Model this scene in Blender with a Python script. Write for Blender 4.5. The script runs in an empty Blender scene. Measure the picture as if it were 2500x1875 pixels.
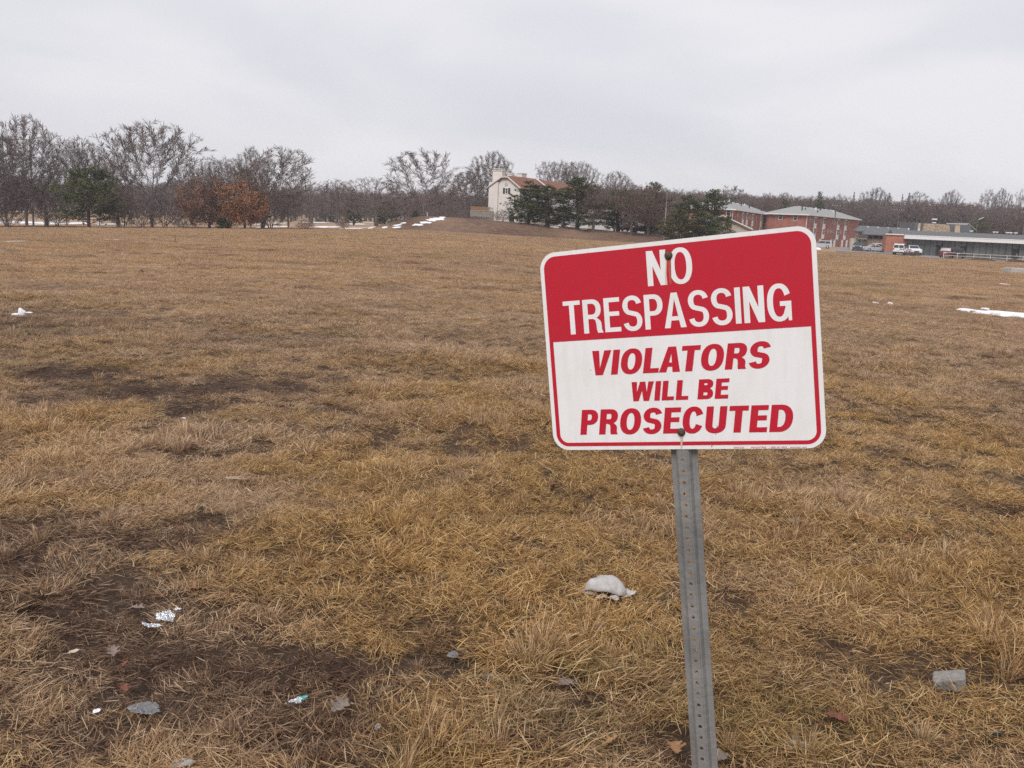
import bpy, bmesh, math, random
import numpy as np
from mathutils import Vector, Matrix

SC = bpy.context.scene
COL = SC.collection
RNG = np.random.default_rng(7)
random.seed(7)
rad = math.radians

# ------------------------------------------------------------------ camera
F_PX = 2250.0                      # focal length in photo pixels (2500 wide)
PITCH, ROLL, EYE = rad(9.9), rad(2.6), 1.6
c_, s_ = math.cos(PITCH), math.sin(PITCH)
FWD = np.array([0, c_, -s_]); R0 = np.array([1.0, 0, 0]); U0 = np.array([0, s_, c_])
CR = R0 * math.cos(ROLL) + U0 * math.sin(ROLL)
CU = U0 * math.cos(ROLL) - R0 * math.sin(ROLL)
CAM = np.array([0, 0, EYE])
cam = bpy.data.objects.new('camera', bpy.data.cameras.new('camera'))
COL.objects.link(cam)
M = Matrix.Identity(4)
for i in range(3):
    M[i][0], M[i][1], M[i][2], M[i][3] = CR[i], CU[i], -FWD[i], CAM[i]
cam.matrix_world = M
cam.data.sensor_width = 36; cam.data.lens = 36 * F_PX / 2500
cam.data.clip_start = 0.05; cam.data.clip_end = 9000
SC.camera = cam

# ------------------------------------------------------------------ light
SUN_EL, SUN_AZ = rad(50), rad(205)      # azimuth the light comes from, clockwise from +Y (behind the camera)
w = bpy.data.worlds.new('World'); SC.world = w; w.use_nodes = True
nt = w.node_tree; nt.nodes.clear()
def N(tree, typ, **kw):
    n = tree.nodes.new(typ)
    for k, v in kw.items():
        if k == 'inp':
            for a, b in v.items(): n.inputs[a].default_value = b
        else: setattr(n, k, v)
    return n
def ramp(n, stops):
    cr = n.color_ramp
    while len(cr.elements) < len(stops): cr.elements.new(0.5)
    for e, (p, c) in zip(cr.elements, stops):
        e.position = p; e.color = (*c, 1) if len(c) == 3 else c
    return n
L = nt.links.new
sky = N(nt, 'ShaderNodeTexSky', sky_type='NISHITA', sun_disc=False, sun_elevation=SUN_EL, sun_rotation=SUN_AZ)
b1 = N(nt, 'ShaderNodeBackground', inp={'Strength': 0.06}); L(sky.outputs[0], b1.inputs[0])
tc = N(nt, 'ShaderNodeTexCoord')
sep = N(nt, 'ShaderNodeSeparateXYZ'); L(tc.outputs['Generated'], sep.inputs[0])
zz = N(nt, 'ShaderNodeMath', operation='MAXIMUM', inp={1: 0.0}); L(sep.outputs[2], zz.inputs[0])
za = N(nt, 'ShaderNodeMath', operation='ADD', inp={1: 0.22}); L(zz.outputs[0], za.inputs[0])
dx = N(nt, 'ShaderNodeMath', operation='DIVIDE'); L(sep.outputs[0], dx.inputs[0]); L(za.outputs[0], dx.inputs[1])
dy = N(nt, 'ShaderNodeMath', operation='DIVIDE'); L(sep.outputs[1], dy.inputs[0]); L(za.outputs[0], dy.inputs[1])
cmb = N(nt, 'ShaderNodeCombineXYZ', inp={2: 3.3}); L(dx.outputs[0], cmb.inputs[0]); L(dy.outputs[0], cmb.inputs[1])
cl = N(nt, 'ShaderNodeTexNoise', inp={'Scale': 0.85, 'Detail': 4.0, 'Roughness': 0.45, 'Distortion': 0.35}); L(cmb.outputs[0], cl.inputs[0])
cr1 = ramp(N(nt, 'ShaderNodeValToRGB'), [(0.36, (0.585, 0.60, 0.67)), (0.5, (0.73, 0.73, 0.79)), (0.60, (0.88, 0.865, 0.895))])
L(cl.outputs[0], cr1.inputs[0])
# thin veil: paler towards the horizon all round
vr = ramp(N(nt, 'ShaderNodeValToRGB'), [(0.0, (1, 1, 1)), (0.20, (0.55, 0.55, 0.55)), (0.5, (0.0, 0.0, 0.0))]); L(sep.outputs[2], vr.inputs[0])
vm = N(nt, 'ShaderNodeMath', operation='MULTIPLY', inp={1: 0.75}); L(vr.outputs[0], vm.inputs[0])
mx = N(nt, 'ShaderNodeMix', data_type='RGBA'); L(vm.outputs[0], mx.inputs[0]); L(cr1.outputs[0], mx.inputs[6]); mx.inputs[7].default_value = (0.80, 0.785, 0.815, 1)
b2 = N(nt, 'ShaderNodeBackground', inp={'Strength': 0.57}); L(mx.outputs[2], b2.inputs[0])
ms = N(nt, 'ShaderNodeMixShader', inp={0: 0.93}); L(b1.outputs[0], ms.inputs[1]); L(b2.outputs[0], ms.inputs[2])
out = N(nt, 'ShaderNodeOutputWorld'); L(ms.outputs[0], out.inputs[0])

sl = bpy.data.lights.new('sun', 'SUN'); sl.energy = 1.5; sl.angle = rad(28); sl.color = (1.0, 0.965, 0.93)
sun = bpy.data.objects.new('sun', sl); COL.objects.link(sun)
sd = Vector((math.sin(SUN_AZ) * math.cos(SUN_EL), math.cos(SUN_AZ) * math.cos(SUN_EL), math.sin(SUN_EL)))
sun.rotation_euler = sd.to_track_quat('Z', 'Y').to_euler()
sun.location = (0, 0, 60)

vs = SC.view_settings
vs.view_transform = 'Standard'; vs.look = 'None'; vs.exposure = 0.88; vs.gamma = 1.0; vs.use_curve_mapping = False
SC.cycles.max_bounces = 5; SC.cycles.diffuse_bounces = 3; SC.cycles.glossy_bounces = 2
SC.cycles.transparent_max_bounces = 8; SC.cycles.volume_bounces = 0
SC.cycles.use_denoising = False; SC.cycles.denoiser = 'OPENIMAGEDENOISE'; SC.cycles.denoising_prefilter = 'ACCURATE'

# ------------------------------------------------------------------ terrain
def vnoise(x, y, s, seed=0):
    x = np.asarray(x, float) / s + seed * 17.13; y = np.asarray(y, float) / s - seed * 9.71
    xi = np.floor(x); yi = np.floor(y); fx = x - xi; fy = y - yi
    fx = fx * fx * (3 - 2 * fx); fy = fy * fy * (3 - 2 * fy)
    def h(a, b):
        v = np.sin(a * 127.1 + b * 311.7 + seed * 74.7) * 43758.5453
        return v - np.floor(v)
    return (h(xi, yi) * (1 - fx) + h(xi + 1, yi) * fx) * (1 - fy) + (h(xi, yi + 1) * (1 - fx) + h(xi + 1, yi + 1) * fx) * fy - 0.5
def S(t):
    t = np.clip(t, 0, 1); return t * t * (3 - 2 * t)
def P(u, v, D):
    """world point seen at photo pixel (u, v) at world depth y = D"""
    d = FWD + CR * (u - 1250) / F_PX + CU * (937.5 - v) / F_PX
    return CAM + d * (D / d[1])
_far = [(-400, 556), (0, 556), (200, 556), (600, 559), (800, 561), (1000, 564), (1250, 578), (1500, 592), (1700, 602), (1900, 612), (2100, 622), (2300, 634), (2500, 645), (2900, 662)]
_fa = np.array([(u - 1250) / F_PX for u, v in _far])
_fz = np.array([P(u, v, 150)[2] for u, v in _far])
def crest(x):
    x = np.clip(x, -24, 20); return 28.0 - 0.36 * x - 0.014 * x * x
def T0(x, y):
    """ground height without the small bumps"""
    x = np.asarray(x, float); y = np.asarray(y, float)
    yy = np.maximum(y, 8.0)
    a = np.clip(x / yy, -0.9, 0.9)
    zf = np.interp(a, _fa, _fz)
    D = 0.34 + 0.95 * S((x + 1.0) / 8.0)
    yc = crest(x)
    t = y - yc
    plateau = -0.005 * np.clip(y, 0, 40)
    ditch = -D * S((t + 1.5) / 7.5) + 0.25 * D * S((t - 8) / 10)
    mid = plateau + ditch
    wgt = np.clip((y - yc - 10) / (150 - yc - 10), 0, 1)
    z = mid * (1 - wgt) + zf * wgt
    z = z + 0.10 * vnoise(x, y, 19, 3) * S((y - 30) / 30) * S((170 - y) / 30) * 2.2
    # slow rise of the land far behind
    z = z + np.clip(y - 330, 0, 500) * 0.012 * S((a + 0.2) / 0.35) + np.clip(y - 420, 0, 900) * 0.004
    # low mound that carries the pale houses and their pines
    m = S((x + 30) / 13) * S((46 - x) / 14) * S((y - 157) / 17) * S((300 - y) / 40)
    zt = 2.15 - 0.042 * np.clip(x + 10, 0, 60)
    return z * (1 - m) + zt * m
def T(x, y):
    x = np.asarray(x, float); y = np.asarray(y, float)
    k = S((60 - y) / 30)
    return T0(x, y) + k * (0.10 * vnoise(x, y, 1.7, 5) + 0.06 * vnoise(x, y, 0.62, 9))
_ys = np.geomspace(1.2, 1600, 9000)
def G(u, v):
    """where the sight line of photo pixel (u, v) meets the ground"""
    d = FWD + CR * (u - 1250) / F_PX + CU * (937.5 - v) / F_PX
    pts = CAM[None] + d[None] * (_ys / d[1])[:, None]
    below = pts[:, 2] < T0(pts[:, 0], pts[:, 1])
    i = int(np.argmax(below)) if below.any() else len(_ys) - 1
    x, y = pts[i, 0], pts[i, 1]
    return np.array([x, y, float(T(x, y))])
def on(x, y, dz=0.0): return (float(x), float(y), float(T(x, y)) + dz)

# bare, muddy places, as seen in the field (photo pixel centre and half sizes)
_mud = []
for (u, v, ru, rv, k) in [(40, 805, 130, 22, .9), (200, 905, 200, 24, .9), (330, 945, 210, 30, 1), (560, 942, 110, 26, 1.2), (700, 952, 80, 18, 1.1), (775, 928, 80, 15, 1),
                          (835, 1000, 78, 22, 1.3), (555, 1105, 85, 26, 1.2), (60, 965, 90, 22, .9), (480, 990, 90, 22, .8), (1010, 965, 60, 12, .8),
                          (130, 1340, 290, 80, .95), (420, 1340, 190, 55, .75), (180, 1520, 340, 110, .95), (380, 1660, 380, 90, .85), (760, 1660, 250, 95, .95), (1000, 1590, 200, 60, .75), (150, 1800, 260, 80, .7),
                          (1350, 1690, 120, 40, .6), (690, 1780, 200, 50, .7), (1560, 1800, 170, 50, .5), (2260, 1690, 130, 42, 1.2), (2130, 1640, 110, 35, .9), (2400, 1740, 110, 36, .9),
                          (1945, 1795, 75, 24, 1), (2420, 1255, 110, 18, .8), (2150, 1290, 80, 12, .5), (100, 1180, 160, 40, .35), (90, 1780, 170, 70, .6), (1740, 1860, 120, 40, .5)]:
    c = G(u, v); a1 = G(u, v - rv); a2 = G(u, v + rv)
    dist = math.hypot(c[0], c[1])
    _mud.append((c[0], c[1], ru * dist / F_PX, abs(a1[1] - a2[1]) / 2, k))
def mud(x, y):
    x = np.asarray(x, float); y = np.asarray(y, float)
    jx = x + 0.30 * vnoise(x, y, 0.5, 21) + 0.25 * vnoise(x, y, 0.16, 22); jy = y + 0.42 * vnoise(x, y, 0.5, 23) + 0.3 * vnoise(x, y, 0.18, 24)
    m = np.zeros_like(jx)
    for (cx, cy, rx, ry, k) in _mud:
        q = np.sqrt(((jx - cx) / rx) ** 2 + ((jy - cy) / ry) ** 2)
        m = np.maximum(m, k * S((1.30 - q) / 0.95))
    m = m * np.clip(.88 + 1.2 * vnoise(x, y, .28, 37) + .9 * vnoise(x, y, .11, 38), .15, 1.15)
    td = y - crest(x)
    m = np.maximum(m, S((td - 7) / 5) * S((30 - td) / 12) * (.15 + .42 * S((x + 1) / 7)) * np.clip(.55 + 1.1 * vnoise(x, y * .6, 2.2, 35) + .9 * vnoise(x, y * .7, .7, 36), 0, 1.2))
    far = S((vnoise(x, y, 3.1, 31) + 0.5 * vnoise(x, y, 0.9, 32) - 0.20) / 0.25) * 0.32
    return np.clip(np.maximum(m, far * S((y - 5) / 6)), 0, 1.3)
def needles(x, y):
    x = np.asarray(x, float); y = np.asarray(y, float)
    return S((x + 27) / 8) * S((40 - x) / 9) * S((y - 156.5) / 3) * S((230 - y) / 20) * (0.8 + 0.5 * vnoise(x, y, 6, 41))

# ------------------------------------------------------------------ helpers
def tag(o, label=None, cat=None, group=None, kind=None):
    for k, v in (('label', label), ('category', cat), ('group', group), ('kind', kind)):
        if v: o[k] = v
    return o
def thing(name, label, cat, loc, rz=0.0, group=None, scale=None):
    o = bpy.data.objects.new(name, None); COL.objects.link(o)
    o.location = loc; o.rotation_euler = (0, 0, rz); o.empty_display_size = 0.3
    if scale is not None: o.scale = scale
    return tag(o, label, cat, group)
def link_mesh(me, name, parent=None):
    o = bpy.data.objects.new(name, me); COL.objects.link(o)
    if parent is not None: o.parent = parent
    return o
class MB:
    def __init__(s): s.v = []; s.f = []
    def add(s, vs, fs):
        b = len(s.v); s.v.extend([tuple(map(float, p)) for p in vs]); s.f.extend([tuple(b + i for i in f) for f in fs]); return s
    def box(s, x0, x1, y0, y1, z0, z1):
        return s.add([(x0, y0, z0), (x1, y0, z0), (x1, y1, z0), (x0, y1, z0), (x0, y0, z1), (x1, y0, z1), (x1, y1, z1), (x0, y1, z1)],
                     [(0, 3, 2, 1), (4, 5, 6, 7), (0, 1, 5, 4), (1, 2, 6, 5), (2, 3, 7, 6), (3, 0, 4, 7)])
    def tube(s, pts, rs, n=6, cap=True):
        pts = [np.asarray(p, float) for p in pts]; b = len(s.v); m = len(pts)
        for i, p in enumerate(pts):
            d = pts[min(i + 1, m - 1)] - pts[max(i - 1, 0)]; d = d / (np.linalg.norm(d) + 1e-9)
            a = np.cross(d, (0.31, 0.17, 0.93) if abs(d[2]) < 0.9 else (1, 0.1, 0)); a /= np.linalg.norm(a); c = np.cross(d, a)
            r = rs[i] if hasattr(rs, '__len__') else rs
            for k in range(n):
                t = 2 * math.pi * k / n; q = p + r * (a * math.cos(t) + c * math.sin(t)); s.v.append(tuple(q))
        for i in range(m - 1):
            for k in range(n):
                k2 = (k + 1) % n
                s.f.append((b + i * n + k, b + i * n + k2, b + (i + 1) * n + k2, b + (i + 1) * n + k))
        if cap and n > 2:
            s.f.append(tuple(b + k for k in range(n))[::-1]); s.f.append(tuple(b + (m - 1) * n + k for k in range(n)))
        return s
    def prism(s, poly, y0, y1):
        """polygon in xz extruded along y"""
        n = len(poly); vs = [(x, y0, z) for x, z in poly] + [(x, y1, z) for x, z in poly]
        return s.add(vs, [tuple(range(n)), tuple(range(2 * n - 1, n - 1, -1))] + [(i, i + n, (i + 1) % n + n, (i + 1) % n) for i in range(n)])
    def disc(s, c, axis, r, h, n=12):
        c = np.asarray(c, float); ax = np.asarray(axis, float); return s.tube([c, c + ax * h], [r, r], n)
    def build(s, name, mat, parent=None, smooth=False, bevel=0.0):
        me = bpy.data.meshes.new(name); me.from_pydata(s.v, [], s.f); me.update()
        bm = bmesh.new(); bm.from_mesh(me); bmesh.ops.recalc_face_normals(bm, faces=bm.faces)
        if bevel > 0: bmesh.ops.bevel(bm, geom=list(bm.edges), offset=bevel, segments=2, affect='EDGES', profile=0.5, clamp_overlap=True)
        bm.to_mesh(me); bm.free()
        if mat: me.materials.append(mat)
        if smooth: me.polygons.foreach_set('use_smooth', [True] * len(me.polygons))
        return link_mesh(me, name, parent)
def np_mesh(name, verts, faces, mat, attrs=None, smooth=False):
    me = bpy.data.meshes.new(name)
    me.from_pydata(verts.tolist() if hasattr(verts, 'tolist') else verts, [], faces.tolist() if hasattr(faces, 'tolist') else faces)
    for k, v in (attrs or {}).items():
        at = me.attributes.new(k, 'FLOAT', 'POINT'); at.data.foreach_set('value', np.asarray(v, np.float32))
    if mat: me.materials.append(mat)
    if smooth: me.polygons.foreach_set('use_smooth', [True] * len(me.polygons))
    me.update(); return me
def copy_thing(src, loc, rz, scale, label, group=None):
    r = src.copy(); COL.objects.link(r); r.location = loc; r.rotation_euler = (0, 0, rz); r.scale = scale
    r['label'] = label
    if group: r['group'] = group
    for ch in src.children:
        c = ch.copy(); COL.objects.link(c); c.parent = r
        for g in ch.children:
            d = g.copy(); COL.objects.link(d); d.parent = c
    return r

# ------------------------------------------------------------------ materials
def mat(name, col, rough=0.8, col2=None, scale=8.0, detail=4.0, bump=0.0, bscale=None, metal=0.0, spec=0.3, stretch=None, lo=0.35, hi=0.65, trans=0.0, coat=0.0):
    m = bpy.data.materials.new(name); m.use_nodes = True; t = m.node_tree; b = t.nodes['Principled BSDF']
    b.inputs['Base Color'].default_value = (*col, 1); b.inputs['Roughness'].default_value = rough
    b.inputs['Metallic'].default_value = metal; b.inputs['Specular IOR Level'].default_value = spec
    if coat: b.inputs['Coat Weight'].default_value = coat; b.inputs['Coat Roughness'].default_value = 0.08
    if trans: b.inputs['Transmission Weight'].default_value = trans
    geo = t.nodes.new('ShaderNodeTexCoord'); src = geo.outputs['Object']
    if stretch:
        mp = N(t, 'ShaderNodeMapping', inp={'Scale': stretch}); t.links.new(src, mp.inputs[0]); src = mp.outputs[0]
    if col2:
        n = N(t, 'ShaderNodeTexNoise', inp={'Scale': scale, 'Detail': detail, 'Roughness': 0.6}); t.links.new(src, n.inputs[0])
        r = ramp(N(t, 'ShaderNodeValToRGB'), [(lo, col), (hi, col2)]); t.links.new(n.outputs[0], r.inputs[0])
        t.links.new(r.outputs[0], b.inputs['Base Color'])
    if bump:
        n2 = N(t, 'ShaderNodeTexNoise', inp={'Scale': bscale or scale * 3, 'Detail': 4.0}); t.links.new(src, n2.inputs[0])
        bp = N(t, 'ShaderNodeBump', inp={'Strength': bump, 'Distance': 0.02}); t.links.new(n2.outputs[0], bp.inputs['Height']); t.links.new(bp.outputs[0], b.inputs['Normal'])
    return m
def bark_mat(name, a, b_): return mat(name, a, 0.9, b_, scale=3.0, stretch=(1, 1, 0.3), bump=0.4, bscale=20)

M_bark = bark_mat('grey_bark', (0.105, 0.083, 0.072), (0.19, 0.16, 0.145))
M_twig = mat('twig', (0.125, 0.094, 0.083), 0.9, (0.185, 0.148, 0.135), scale=0.7)
M_twig_red = mat('russet_twig', (0.125, 0.078, 0.062), 0.9, (0.18, 0.12, 0.10), scale=0.7)
M_pbark = bark_mat('pine_bark', (0.06, 0.04, 0.03), (0.12, 0.085, 0.065))

def leaf_mat(name, stops, scale, trans=0.25):
    """foliage colour by clump (object-space noise) and by single leaf (attribute shade)"""
    m = bpy.data.materials.new(name); m.use_nodes = True; t = m.node_tree; b = t.nodes['Principled BSDF']
    b.inputs['Roughness'].default_value = 0.7; b.inputs['Specular IOR Level'].default_value = 0.25
    at = N(t, 'ShaderNodeAttribute', attribute_name='shade'); tc = t.nodes.new('ShaderNodeTexCoord')
    n = N(t, 'ShaderNodeTexNoise', inp={'Scale': scale, 'Detail': 3.0}); t.links.new(tc.outputs['Object'], n.inputs[0])
    mm = N(t, 'ShaderNodeMath', operation='MULTIPLY_ADD', inp={1: 0.45}); t.links.new(at.outputs['Fac'], mm.inputs[0])
    sc = N(t, 'ShaderNodeMath', operation='MULTIPLY', inp={1: 0.85}); t.links.new(n.outputs[0], sc.inputs[0]); t.links.new(sc.outputs[0], mm.inputs[2])
    r = ramp(N(t, 'ShaderNodeValToRGB'), stops); t.links.new(mm.outputs[0], r.inputs[0]); t.links.new(r.outputs[0], b.inputs['Base Color'])
    return m
M_needle = leaf_mat('pine_needles', [(0.25, (0.018, 0.030, 0.014)), (0.5, (0.048, 0.066, 0.026)), (0.8, (0.13, 0.135, 0.048))], 0.5)
M_needle_y = leaf_mat('yellowing_needles', [(0.25, (0.03, 0.035, 0.014)), (0.5, (0.075, 0.075, 0.028)), (0.8, (0.15, 0.115, 0.045))], 0.5)
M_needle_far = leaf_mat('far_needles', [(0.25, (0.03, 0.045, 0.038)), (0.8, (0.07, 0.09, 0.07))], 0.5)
M_oak = leaf_mat('russet_leaves', [(0.25, (0.13, 0.055, 0.03)), (0.5, (0.27, 0.12, 0.056)), (0.8, (0.40, 0.19, 0.09))], 0.6)
M_oak2 = leaf_mat('brown_red_leaves', [(0.25, (0.095, 0.045, 0.03)), (0.5, (0.175, 0.08, 0.05)), (0.8, (0.27, 0.13, 0.075))], 0.6)

# dry grass: blade tone from the blade's own attribute, kind of grass from slow noise over the field, mud and painted tussock shade from the instance
M_grass = bpy.data.materials.new('dry_grass'); M_grass.use_nodes = True
t = M_grass.node_tree; L = t.links.new; b = t.nodes['Principled BSDF']
b.inputs['Roughness'].default_value = 0.65; b.inputs['Specular IOR Level'].default_value = 0.22
sh = N(t, 'ShaderNodeAttribute', attribute_name='shade')
geo = t.nodes.new('ShaderNodeNewGeometry')
n1 = N(t, 'ShaderNodeTexNoise', inp={'Scale': 1.5, 'Detail': 5.0, 'Roughness': 0.7}); L(geo.outputs['Position'], n1.inputs[0])
n2 = N(t, 'ShaderNodeTexNoise', inp={'Scale': 0.42, 'Detail': 5.0, 'Roughness': 0.65}); L(geo.outputs['Position'], n2.inputs[0])
v2 = ramp(N(t, 'ShaderNodeValToRGB'), [(0.32, (0.80, 0.75, 0.70)), (0.50, (1.0, 0.98, 0.96)), (0.68, (1.08, 1.04, 0.96))]); L(n2.outputs[0], v2.inputs[0])
gold = ramp(N(t, 'ShaderNodeValToRGB'), [(0.0, (0.13, 0.062, 0.022)), (0.33, (0.40, 0.235, 0.088)), (0.68, (0.64, 0.43, 0.185)), (1.0, (0.80, 0.65, 0.40))]); L(sh.outputs['Fac'], gold.inputs[0])
grey = ramp(N(t, 'ShaderNodeValToRGB'), [(0.0, (0.18, 0.105, 0.066)), (0.33, (0.45, 0.305, 0.198)), (0.68, (0.64, 0.475, 0.33)), (1.0, (0.80, 0.68, 0.53))]); L(sh.outputs['Fac'], grey.inputs[0])
redd = ramp(N(t, 'ShaderNodeValToRGB'), [(0.0, (0.045, 0.022, 0.014)), (0.5, (0.125, 0.066, 0.040)), (0.8, (0.29, 0.18, 0.112)), (1.0, (0.56, 0.41, 0.28))]); L(sh.outputs['Fac'], redd.inputs[0])
ga = N(t, 'ShaderNodeAttribute', attribute_type='INSTANCER', attribute_name='gold')
g0 = ramp(N(t, 'ShaderNodeValToRGB'), [(0.36, (-.3, -.3, -.3)), (0.64, (.3, .3, .3))]); L(n1.outputs[0], g0.inputs[0])
g1 = N(t, 'ShaderNodeMath', operation='ADD', use_clamp=True); L(ga.outputs['Fac'], g1.inputs[0]); L(g0.outputs[0], g1.inputs[1])
mA0 = N(t, 'ShaderNodeMix', data_type='RGBA'); L(g1.outputs[0], mA0.inputs[0]); L(grey.outputs[0], mA0.inputs[6]); L(gold.outputs[0], mA0.inputs[7])
mA = N(t, 'ShaderNodeMix', data_type='RGBA', blend_type='MULTIPLY', inp={0: 1.0}); L(mA0.outputs[2], mA.inputs[6]); L(v2.outputs[0], mA.inputs[7])
md = N(t, 'ShaderNodeAttribute', attribute_type='INSTANCER', attribute_name='mud')
mB = N(t, 'ShaderNodeMix', data_type='RGBA'); L(md.outputs['Fac'], mB.inputs[0]); L(mA.outputs[2], mB.inputs[6]); L(redd.outputs[0], mB.inputs[7])
gr = N(t, 'ShaderNodeAttribute', attribute_type='INSTANCER', attribute_name='green')
mC = N(t, 'ShaderNodeMix', data_type='RGBA'); L(gr.outputs['Fac'], mC.inputs[0]); L(mB.outputs[2], mC.inputs[6]); mC.inputs[7].default_value = (0.15, 0.16, 0.05, 1)
L(mC.outputs[2], b.inputs['Base Color'])
tr = N(t, 'ShaderNodeBsdfTranslucent'); L(mC.outputs[2], tr.inputs[0])
mxs = N(t, 'ShaderNodeMixShader', inp={0: 0.24}); L(b.outputs[0], mxs.inputs[1]); L(tr.outputs[0], mxs.inputs[2]); L(mxs.outputs[0], t.nodes['Material Output'].inputs[0])

# soil under the grass
M_ground = bpy.data.materials.new('field_ground'); M_ground.use_nodes = True
t = M_ground.node_tree; L = t.links.new; b = t.nodes['Principled BSDF']
b.inputs['Roughness'].default_value = 0.9; b.inputs['Specular IOR Level'].default_value = 0.2
geo = t.nodes.new('ShaderNodeNewGeometry')
def pn(scale, detail=5.0, rough=0.6):
    n = N(t, 'ShaderNodeTexNoise', inp={'Scale': scale, 'Detail': detail, 'Roughness': rough}); L(geo.outputs['Position'], n.inputs[0]); return n.outputs[0]
thatch = ramp(N(t, 'ShaderNodeValToRGB'), [(0.30, (0.24, 0.155, 0.095)), (0.5, (0.36, 0.248, 0.160)), (0.68, (0.46, 0.335, 0.225))]); L(pn(6.0, 8.0, 0.75), thatch.inputs[0])
slow = ramp(N(t, 'ShaderNodeValToRGB'), [(0.35, (0.80, 0.76, 0.72)), (0.65, (1.06, 1.03, 0.98))]); L(pn(0.09, 4.0), slow.inputs[0])
mul = N(t, 'ShaderNodeMix', data_type='RGBA', blend_type='MULTIPLY', inp={0: 1.0}); L(thatch.outputs[0], mul.inputs[6]); L(slow.outputs[0], mul.inputs[7])
soil = ramp(N(t, 'ShaderNodeValToRGB'), [(0.30, (0.022, 0.014, 0.011)), (0.52, (0.058, 0.040, 0.031)), (0.70, (0.13, 0.10, 0.082))]); L(pn(14.0, 9.0, 0.8), soil.inputs[0])
ma = N(t, 'ShaderNodeAttribute', attribute_name='mud')
gap_dark = ramp(N(t, 'ShaderNodeValToRGB'), [(0.32, (0.030, 0.018, 0.012)), (0.5, (0.070, 0.043, 0.026)), (0.68, (0.16, 0.10, 0.06))]); L(pn(16.0, 8.0, 0.8), gap_dark.inputs[0])  # dark tone of the shaded gaps between near blades, put into the ground colour
la = N(t, 'ShaderNodeAttribute', attribute_name='litter')
ml = N(t, 'ShaderNodeMix', data_type='RGBA'); L(la.outputs['Fac'], ml.inputs[0]); L(mul.outputs[2], ml.inputs[6]); L(gap_dark.outputs[0], ml.inputs[7])
mg = N(t, 'ShaderNodeMix', data_type='RGBA'); L(ma.outputs['Fac'], mg.inputs[0]); L(ml.outputs[2], mg.inputs[6]); L(soil.outputs[0], mg.inputs[7])
need = ramp(N(t, 'ShaderNodeValToRGB'), [(0.34, (0.060, 0.032, 0.022)), (0.52, (0.115, 0.064, 0.043)), (0.68, (0.20, 0.125, 0.080))]); L(pn(0.9, 7.0, 0.75), need.inputs[0])
na = N(t, 'ShaderNodeAttribute', attribute_name='needles')
mn = N(t, 'ShaderNodeMix', data_type='RGBA'); L(na.outputs['Fac'], mn.inputs[0]); L(mg.outputs[2], mn.inputs[6]); L(need.outputs[0], mn.inputs[7])
L(mn.outputs[2], b.inputs['Base Color'])
bp = N(t, 'ShaderNodeBump', inp={'Strength': 0.7, 'Distance': 0.02}); L(pn(30.0, 8.0, 0.75), bp.inputs['Height']); L(bp.outputs[0], b.inputs['Normal'])

M_snow = mat('snow', (0.80, 0.81, 0.84), 0.6, (0.88, 0.885, 0.90), scale=3, bump=0.4, bscale=6)
M_asphalt = mat('asphalt', (0.20, 0.185, 0.175), 0.9, (0.27, 0.25, 0.235), scale=0.6, bump=0.2)
M_conc = mat('concrete', (0.34, 0.32, 0.30), 0.9, (0.46, 0.44, 0.41), scale=2.5, bump=0.3)
M_pebble = mat('pebble', (0.42, 0.40, 0.38), 0.8, (0.6, 0.58, 0.55), scale=20)

# ================================================================== ground sheet
def axis_pts(lo, hi, d0, fine_lo, fine_hi, growth):
    p = list(np.arange(fine_lo, fine_hi, d0))
    x, d = fine_hi, d0
    while x < hi: p.append(x); d = min(d * growth, max(d, 4.0) if x < 260 else 400); x += d
    p.append(hi); q = []; x, d = fine_lo, d0
    while x > lo: x -= d; d = d * growth; q.append(max(x, lo))
    return np.array(sorted(set(q + p)))
gx = axis_pts(-2600, 2600, 0.11, -5.0, 5.0, 1.028)
gy = axis_pts(-1200, 3600, 0.11, 1.6, 12.0, 1.02)
GX, GY = np.meshgrid(gx, gy)
GZ = T(GX, GY); nx, ny = len(gx), len(gy)
mudv = mud(GX, GY) * S((80 - GY) / 40); ndv = needles(GX, GY)
GZ = GZ - 0.03 * np.clip(mudv, 0, 1) * S((40 - GY) / 20)
idx = np.arange(nx * ny).reshape(ny, nx)
q = np.stack([idx[:-1, :-1], idx[:-1, 1:], idx[1:, 1:], idx[1:, :-1]], -1).reshape(-1, 4)
me = np_mesh('field', np.stack([GX, GY, GZ], -1).reshape(-1, 3), q, M_ground, {'mud': np.clip(mudv.ravel(), 0, 1), 'needles': np.clip(ndv.ravel(), 0, 1), 'litter': S((28 - GY) / 18).ravel()}, smooth=True)  # litter mask: near ground painted darker to deepen the gaps between blades
field = tag(link_mesh(me, 'field'), kind='structure')

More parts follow.
